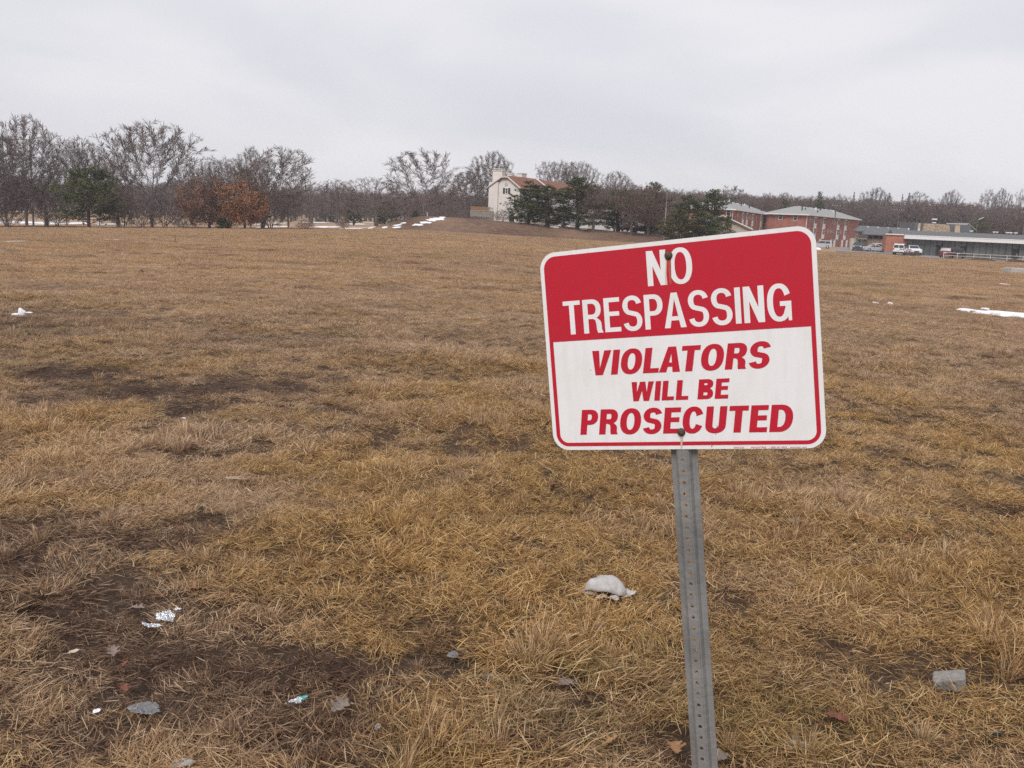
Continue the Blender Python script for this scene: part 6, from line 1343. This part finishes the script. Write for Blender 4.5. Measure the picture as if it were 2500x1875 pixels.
def crumple(name, label, cat, u, v, sx, sy, h, seed, m_, rz=None, n=16, lift=.014, fold=1.0, parent=None, loc=None, group=None):
    r = np.random.default_rng(seed); g = np.linspace(-1, 1, n); X, Y = np.meshgrid(g, g)
    k = np.sqrt(np.clip(1 - .5 * Y ** 2, 0, 1)); k2 = np.sqrt(np.clip(1 - .5 * X ** 2, 0, 1)); ex = 1 + .35 * vnoise(X * 2, Y * 2, 1, seed) + .25 * vnoise(X * 6, Y * 6, 1, seed + 1)
    x = X * k * sx / 2 * ex; y = Y * k2 * sy / 2 * (1 + .35 * vnoise(X * 2, Y * 2, 1, seed + 2) + .25 * vnoise(X * 6, Y * 6, 1, seed + 5)); z = np.zeros_like(x)
    for j in range(7):
        a = r.uniform(0, 6.28); o_ = r.uniform(-.6, .6); d = X * math.cos(a) + Y * math.sin(a) - o_; z += np.abs(d) * r.uniform(-.5, .6) * fold
    z -= z.min(); z = z / z.max() * h * (1 - .35 * (X ** 2 + Y ** 2) / 2) + lift + .15 * h * vnoise(X * 5, Y * 5, 1, seed + 3)
    idx3 = np.arange(n * n).reshape(n, n); q3 = np.stack([idx3[:-1, :-1], idx3[:-1, 1:], idx3[1:, 1:], idx3[1:, :-1]], -1).reshape(-1, 4)
    o = link_mesh(np_mesh(name, np.stack([x, y, z], -1).reshape(-1, 3), q3, m_), name, parent)
    if parent is None:
        c = G(u, v); o.location = c; o.rotation_euler = (0, 0, r.uniform(0, 6.28) if rz is None else rz); tag(o, label, cat, group)
    else: o.location = loc; o.rotation_euler = (0, 0, rz or 0)
    so2 = o.modifiers.new('thickness', 'SOLIDIFY'); so2.thickness = .0012; return o
# torn paper bowl, the biggest piece
c = G(1478, 1452); bw = thing('torn_paper_bowl', 'torn white paper bowl arching over the grass left of the post', 'litter', c, rad(-8))
V, Fq = [], []; n, m_ = 25, 12
for j in range(m_):
    w_ = rad(24 + 150 * j / (m_ - 1))
    for i in range(n):
        f = i / (n - 1); a = math.pi * f; dent = 1 + .30 * float(vnoise(f * 4, j * .35, 1, 3)) + .14 * float(vnoise(f * 9, j * .9, 1, 13)) - .10 * math.exp(-((f - .33) / .05) ** 2)
        r2 = .082 * math.sin(a) ** .8 * dent; rag = .010 * float(vnoise(f * 11, 4.2, 1, 7)) if j == 0 else 0
        V.append((-.088 * math.cos(a) * (1 + .08 * dent), -r2 * math.cos(w_) * .8 + rag, .016 + r2 * math.sin(w_) * 1.0 + rag))
for j in range(m_ - 1): Fq += [(j * n + i, j * n + i + 1, (j + 1) * n + i + 1, (j + 1) * n + i) for i in range(n - 1)]
o = link_mesh(np_mesh('shell', V, Fq, M_paper, smooth=True), 'shell', bw); so2 = o.modifiers.new('thickness', 'SOLIDIFY'); so2.thickness = .0016
crumple('flap', None, None, 0, 0, .10, .07, .030, 401, M_paper, parent=bw, loc=(.085, .0, .018), rz=.2, lift=.01)
crumple('torn_strip', None, None, 0, 0, .09, .035, .018, 402, M_paper, parent=bw, loc=(-.085, -.02, .015), rz=-.2, lift=.008); crumple('torn_strip', None, None, 0, 0, .06, .03, .022, 403, M_tanp, parent=bw, loc=(-.018, -.065, .012), rz=.4, lift=.008); crumple('torn_strip', None, None, 0, 0, .06, .03, .02, 404, M_paper, parent=bw, loc=(.035, -.06, .012), rz=-.1, lift=.008)
c = G(402, 1528); fo = thing('foil_wrapper', 'shiny crumpled foil wrapper in the dark soil at lower left', 'litter', c, .3); crumple('bowl', None, None, 0, 0, .07, .06, .045, 411, M_foil, parent=fo, loc=(0, 0, .01), fold=1.4); crumple('flap', None, None, 0, 0, .07, .035, .02, 412, M_foil, parent=fo, loc=(-.045, -.04, .012), rz=-.2); crumple('flap', None, None, 0, 0, .045, .04, .03, 413, M_foil, parent=fo, loc=(.05, .05, .02), rz=.6)
crumple('plastic_film', 'clear crinkled plastic film near the lower left corner', 'litter', 352, 1728, .10, .075, .022, 421, M_clear, rz=.1, fold=1.6, n=22)
c = G(727, 1716); te = thing('candy_wrapper', 'teal and silver candy wrapper on the reddish mud', 'litter', c, .5); crumple('film', None, None, 0, 0, .055, .035, .018, 431, M_foil, parent=te, loc=(-.012, 0, .018)); crumple('film', None, None, 0, 0, .035, .03, .02, 432, M_teal, parent=te, loc=(.022, .008, .018))
q = G(2318, 1672); ck = MB().box(-.055, .055, -.035, .035, 0, .05).build('concrete_chunk', mat('chunk_concrete', (.20, .185, .17), .95, (.30, .28, .26), scale=25, bump=.5, bscale=60), None, bevel=.008)
bm = bmesh.new(); bm.from_mesh(ck.data)
for v_ in bm.verts: v_.co.x += .016 * float(vnoise(v_.co.y * 30, v_.co.z * 30, 1, 5)); v_.co.z *= 1 + .25 * v_.co.x / .055; v_.co.y += .012 * float(vnoise(v_.co.x * 25, v_.co.z * 25, 1, 6))
bm.to_mesh(ck.data); bm.free(); ck.location = q + np.array([0, 0, -.012]); ck.rotation_euler = (.18, -.08, -.45); tag(ck, 'pale grey concrete chunk in the bare rut at lower right', 'rubble')
crumple('paper_scrap', 'white paper scrap under the tuft right of the post', 'litter', 1952, 1808, .07, .035, .012, 441, M_paper, rz=-.3); crumple('paper_scrap', 'tiny white crumb of paper just above the scrap right of the post', 'litter', 1942, 1792, .03, .02, .012, 442, M_paper)
q = G(2425, 1800); bl = crumple('cloth_lump', 'black crumpled lump in the grass near the lower right corner', 'litter', 2425, 1798, .06, .075, .05, 443, M_blackp, fold=.6)
c = G(52, 768); bg = thing('plastic_bag', 'white plastic bag puffed up in the field at the left border', 'plastic bag', c, .1, scale=(.62, .62, .62))
def blob(nm, par, loc, sx, sy, sz, seed, m2):
    bm = bmesh.new(); bmesh.ops.create_icosphere(bm, subdivisions=3, radius=1)
    for v_ in bm.verts:
        co = v_.co; k = 1 + .5 * float(vnoise(co.x * 1.6 + co.z, co.y * 1.6, 1, seed)) + .3 * float(vnoise(co.x * 4 + co.z * 2, co.y * 4 - co.z, 1, seed + 1)); v_.co = Vector((co.x * sx * k, co.y * sy * k, max(co.z, -.25) * sz * k))
    me = bpy.data.meshes.new(nm); bm.to_mesh(me); bm.free(); me.materials.append(m2); me.polygons.foreach_set('use_smooth', [True] * len(me.polygons)); o = link_mesh(me, nm, par); o.location = loc; return o
blob('bag_body', bg, (.02, 0, .05), .10, .09, .14, 51, M_bagw); blob('bag_fold', bg, (-.13, -.02, .03), .08, .05, .045, 52, M_bagw); blob('handle', bg, (.17, 0, .09), .10, .035, .025, 53, M_bagw)
crumple('paper_strip', 'flat torn tan strip of paper in the middle left grass', 'litter', 582, 1166, .16, .05, .02, 451, M_tanp, rz=.05)
for u, v, s, lb, mm2, sd2 in [(833, 1281, .022, 'lone tiny white pebble in the dry grass left of the sign', M_bagw, 61), (236, 1731, .030, 'small white stone beside the clear plastic film', M_bagw, 62), (443, 1866, .07, 'pale crumpled scrap cut off by the bottom border', M_paper, 63), (447, 1010, .05, 'white scrap at the edge of the left bare patch', M_bagw, 64), (232, 806, .08, 'white scrap lying behind the left bare patch', M_paper, 65), (922, 1768, .032, 'white paper end lying near the bottom centre', M_paper, 66), (858, 1470, .035, 'grey plastic shard above the bottom centre tuft', M_clear, 67), (1040, 1483, .022, 'little pale shell coloured chip in the centre grass', M_tanp, 68), (180, 1592, .035, 'cigarette end coloured scrap on the dark soil at lower left', M_tanp, 69), (60, 1557, .016, 'tiny white grain left of the foil wrapper', M_bagw, 70), (1246, 1597, .028, 'twinkling foil crumb in the centre grass', M_foil, 71), (1930, 1175, .06, 'white plastic scrap in the grass right of the post top', M_clear, 72), (1945, 1290, .12, 'flat grey plastic strip in the grass right of the post', M_clear, 73), (1105, 1602, .06, 'lilac grey crumpled film in the centre foreground', M_clear, 74), (1196, 1652, .06, 'bluish clear film half hidden in the centre foreground grass', M_clear, 75), (1608, 1210, .055, 'glittering crushed wrapper just left of the post', M_foil, 76), (345, 1000, .04, 'pale chip in the left bare patch', M_tanp, 77)]:
    crumple('litter_scrap', lb, 'litter', u, v, s * 1.0, s * .65, s * .22, 500 + sd2, mm2, n=9)
blob_o = blob('dirt_clod', None, (0, 0, 0), .09, .09, .08, 55, M_mulch); blob_o.location = G(345, 666); tag(blob_o, 'dark clod of earth alone in the left mid field', 'earth clod')
def leaf(label, u, v, size, m2, seed, name='oak_leaf'):
    r = np.random.default_rng(seed); out_, n = [], 26
    for i in range(n + 1):
        f = i / n; w2 = .30 * math.sin(math.pi * min(1, f * 1.02)) ** .7 * (1 + .42 * math.sin(f * 19 + seed)); out_.append((f, max(w2, .012)))
    V, Fq = [], []
    for i, (f, w2) in enumerate(out_):
        for k in (-1, -.5, 0, .5, 1): V.append(((f - .5) * size, k * w2 * size, .018 + size * (.16 * abs(k) * w2 * 3 + .22 * (f - .5) ** 2 * r.uniform(.8, 1.2) + .03 * r.normal())))
    for i in range(n): Fq += [(i * 5 + k, i * 5 + k + 1, (i + 1) * 5 + k + 1, (i + 1) * 5 + k) for k in range(4)]
    o = link_mesh(np_mesh(name, V, Fq, m2, smooth=True), name); c = G(u, v); o.location = c + np.array([0, 0, .015]); o.rotation_euler = (r.normal(0, .2), r.normal(0, .25), r.uniform(0, 6.28)); return tag(o, label, 'leaf', 'fallen leaves in the grass')
for k, (u, v, s, m2, lb) in enumerate([(478, 1468, .095, M_leaf, 'tan oak leaf standing by the pinkish tuft at left'), (336, 1505, .075, M_leafg, 'pale curled leaf left of the foil wrapper'), (2222, 1345, .085, M_leafr, 'russet leaf in the grass at the right'), (828, 1727, .085, M_leafg, 'flat brownish leaf right of the teal wrapper'), (1378, 1674, .080, M_leafg, 'mauve grey leaf at the foot of a tuft in the centre foreground'), (1206, 1722, .055, M_leaf, 'small tan leaf below the centre foreground tufts'), (1500, 1806, .07, M_leaf, 'tan leaf left of the post near the bottom border'), (1654, 1822, .08, M_leaf, 'long tan leaf touching the left side of the post'), (1755, 1852, .09, M_leafg, 'grey beige leaf right of the post at the bottom border'), (278, 1600, .06, M_leafg, 'pinkish grey leaf scrap below the foil wrapper'), (312, 1628, .035, M_leafr, 'small red leaf below the foil wrapper'), (1458, 1540, .06, M_leafg, 'purple grey leaf under the torn paper bowl'), (300, 1690, .06, M_leafr, 'rusty leaf above the clear plastic film'), (1350, 1195, .07, M_leafr, 'brown red leaf in the grass left of the post top'), (2045, 1760, .09, M_leafr, 'brown leaf in the tuft above the white paper scrap')]): leaf(lb, u, v, s, m2, 30 + k)

# ================================================================== haze
HAZE = 0.00038
hz_m = bpy.data.materials.new('haze'); hz_m.use_nodes = True; t = hz_m.node_tree; t.nodes.clear()
pv = N(t, 'ShaderNodeVolumePrincipled', inp={'Density': HAZE, 'Anisotropy': 0.0}); pv.inputs['Color'].default_value = (.80, .80, .86, 1)
ou = N(t, 'ShaderNodeOutputMaterial'); t.links.new(pv.outputs[0], ou.inputs['Volume'])
zmin = float(GZ.min()) - 1.0
print('ground', GZ.min(), GZ.max())
hb = MB().box(-2700, 2700, -1300, 3700, zmin, max(26.0, float(GZ.max()) + 1.0)).build('haze', hz_m); tag(hb, kind='stuff')
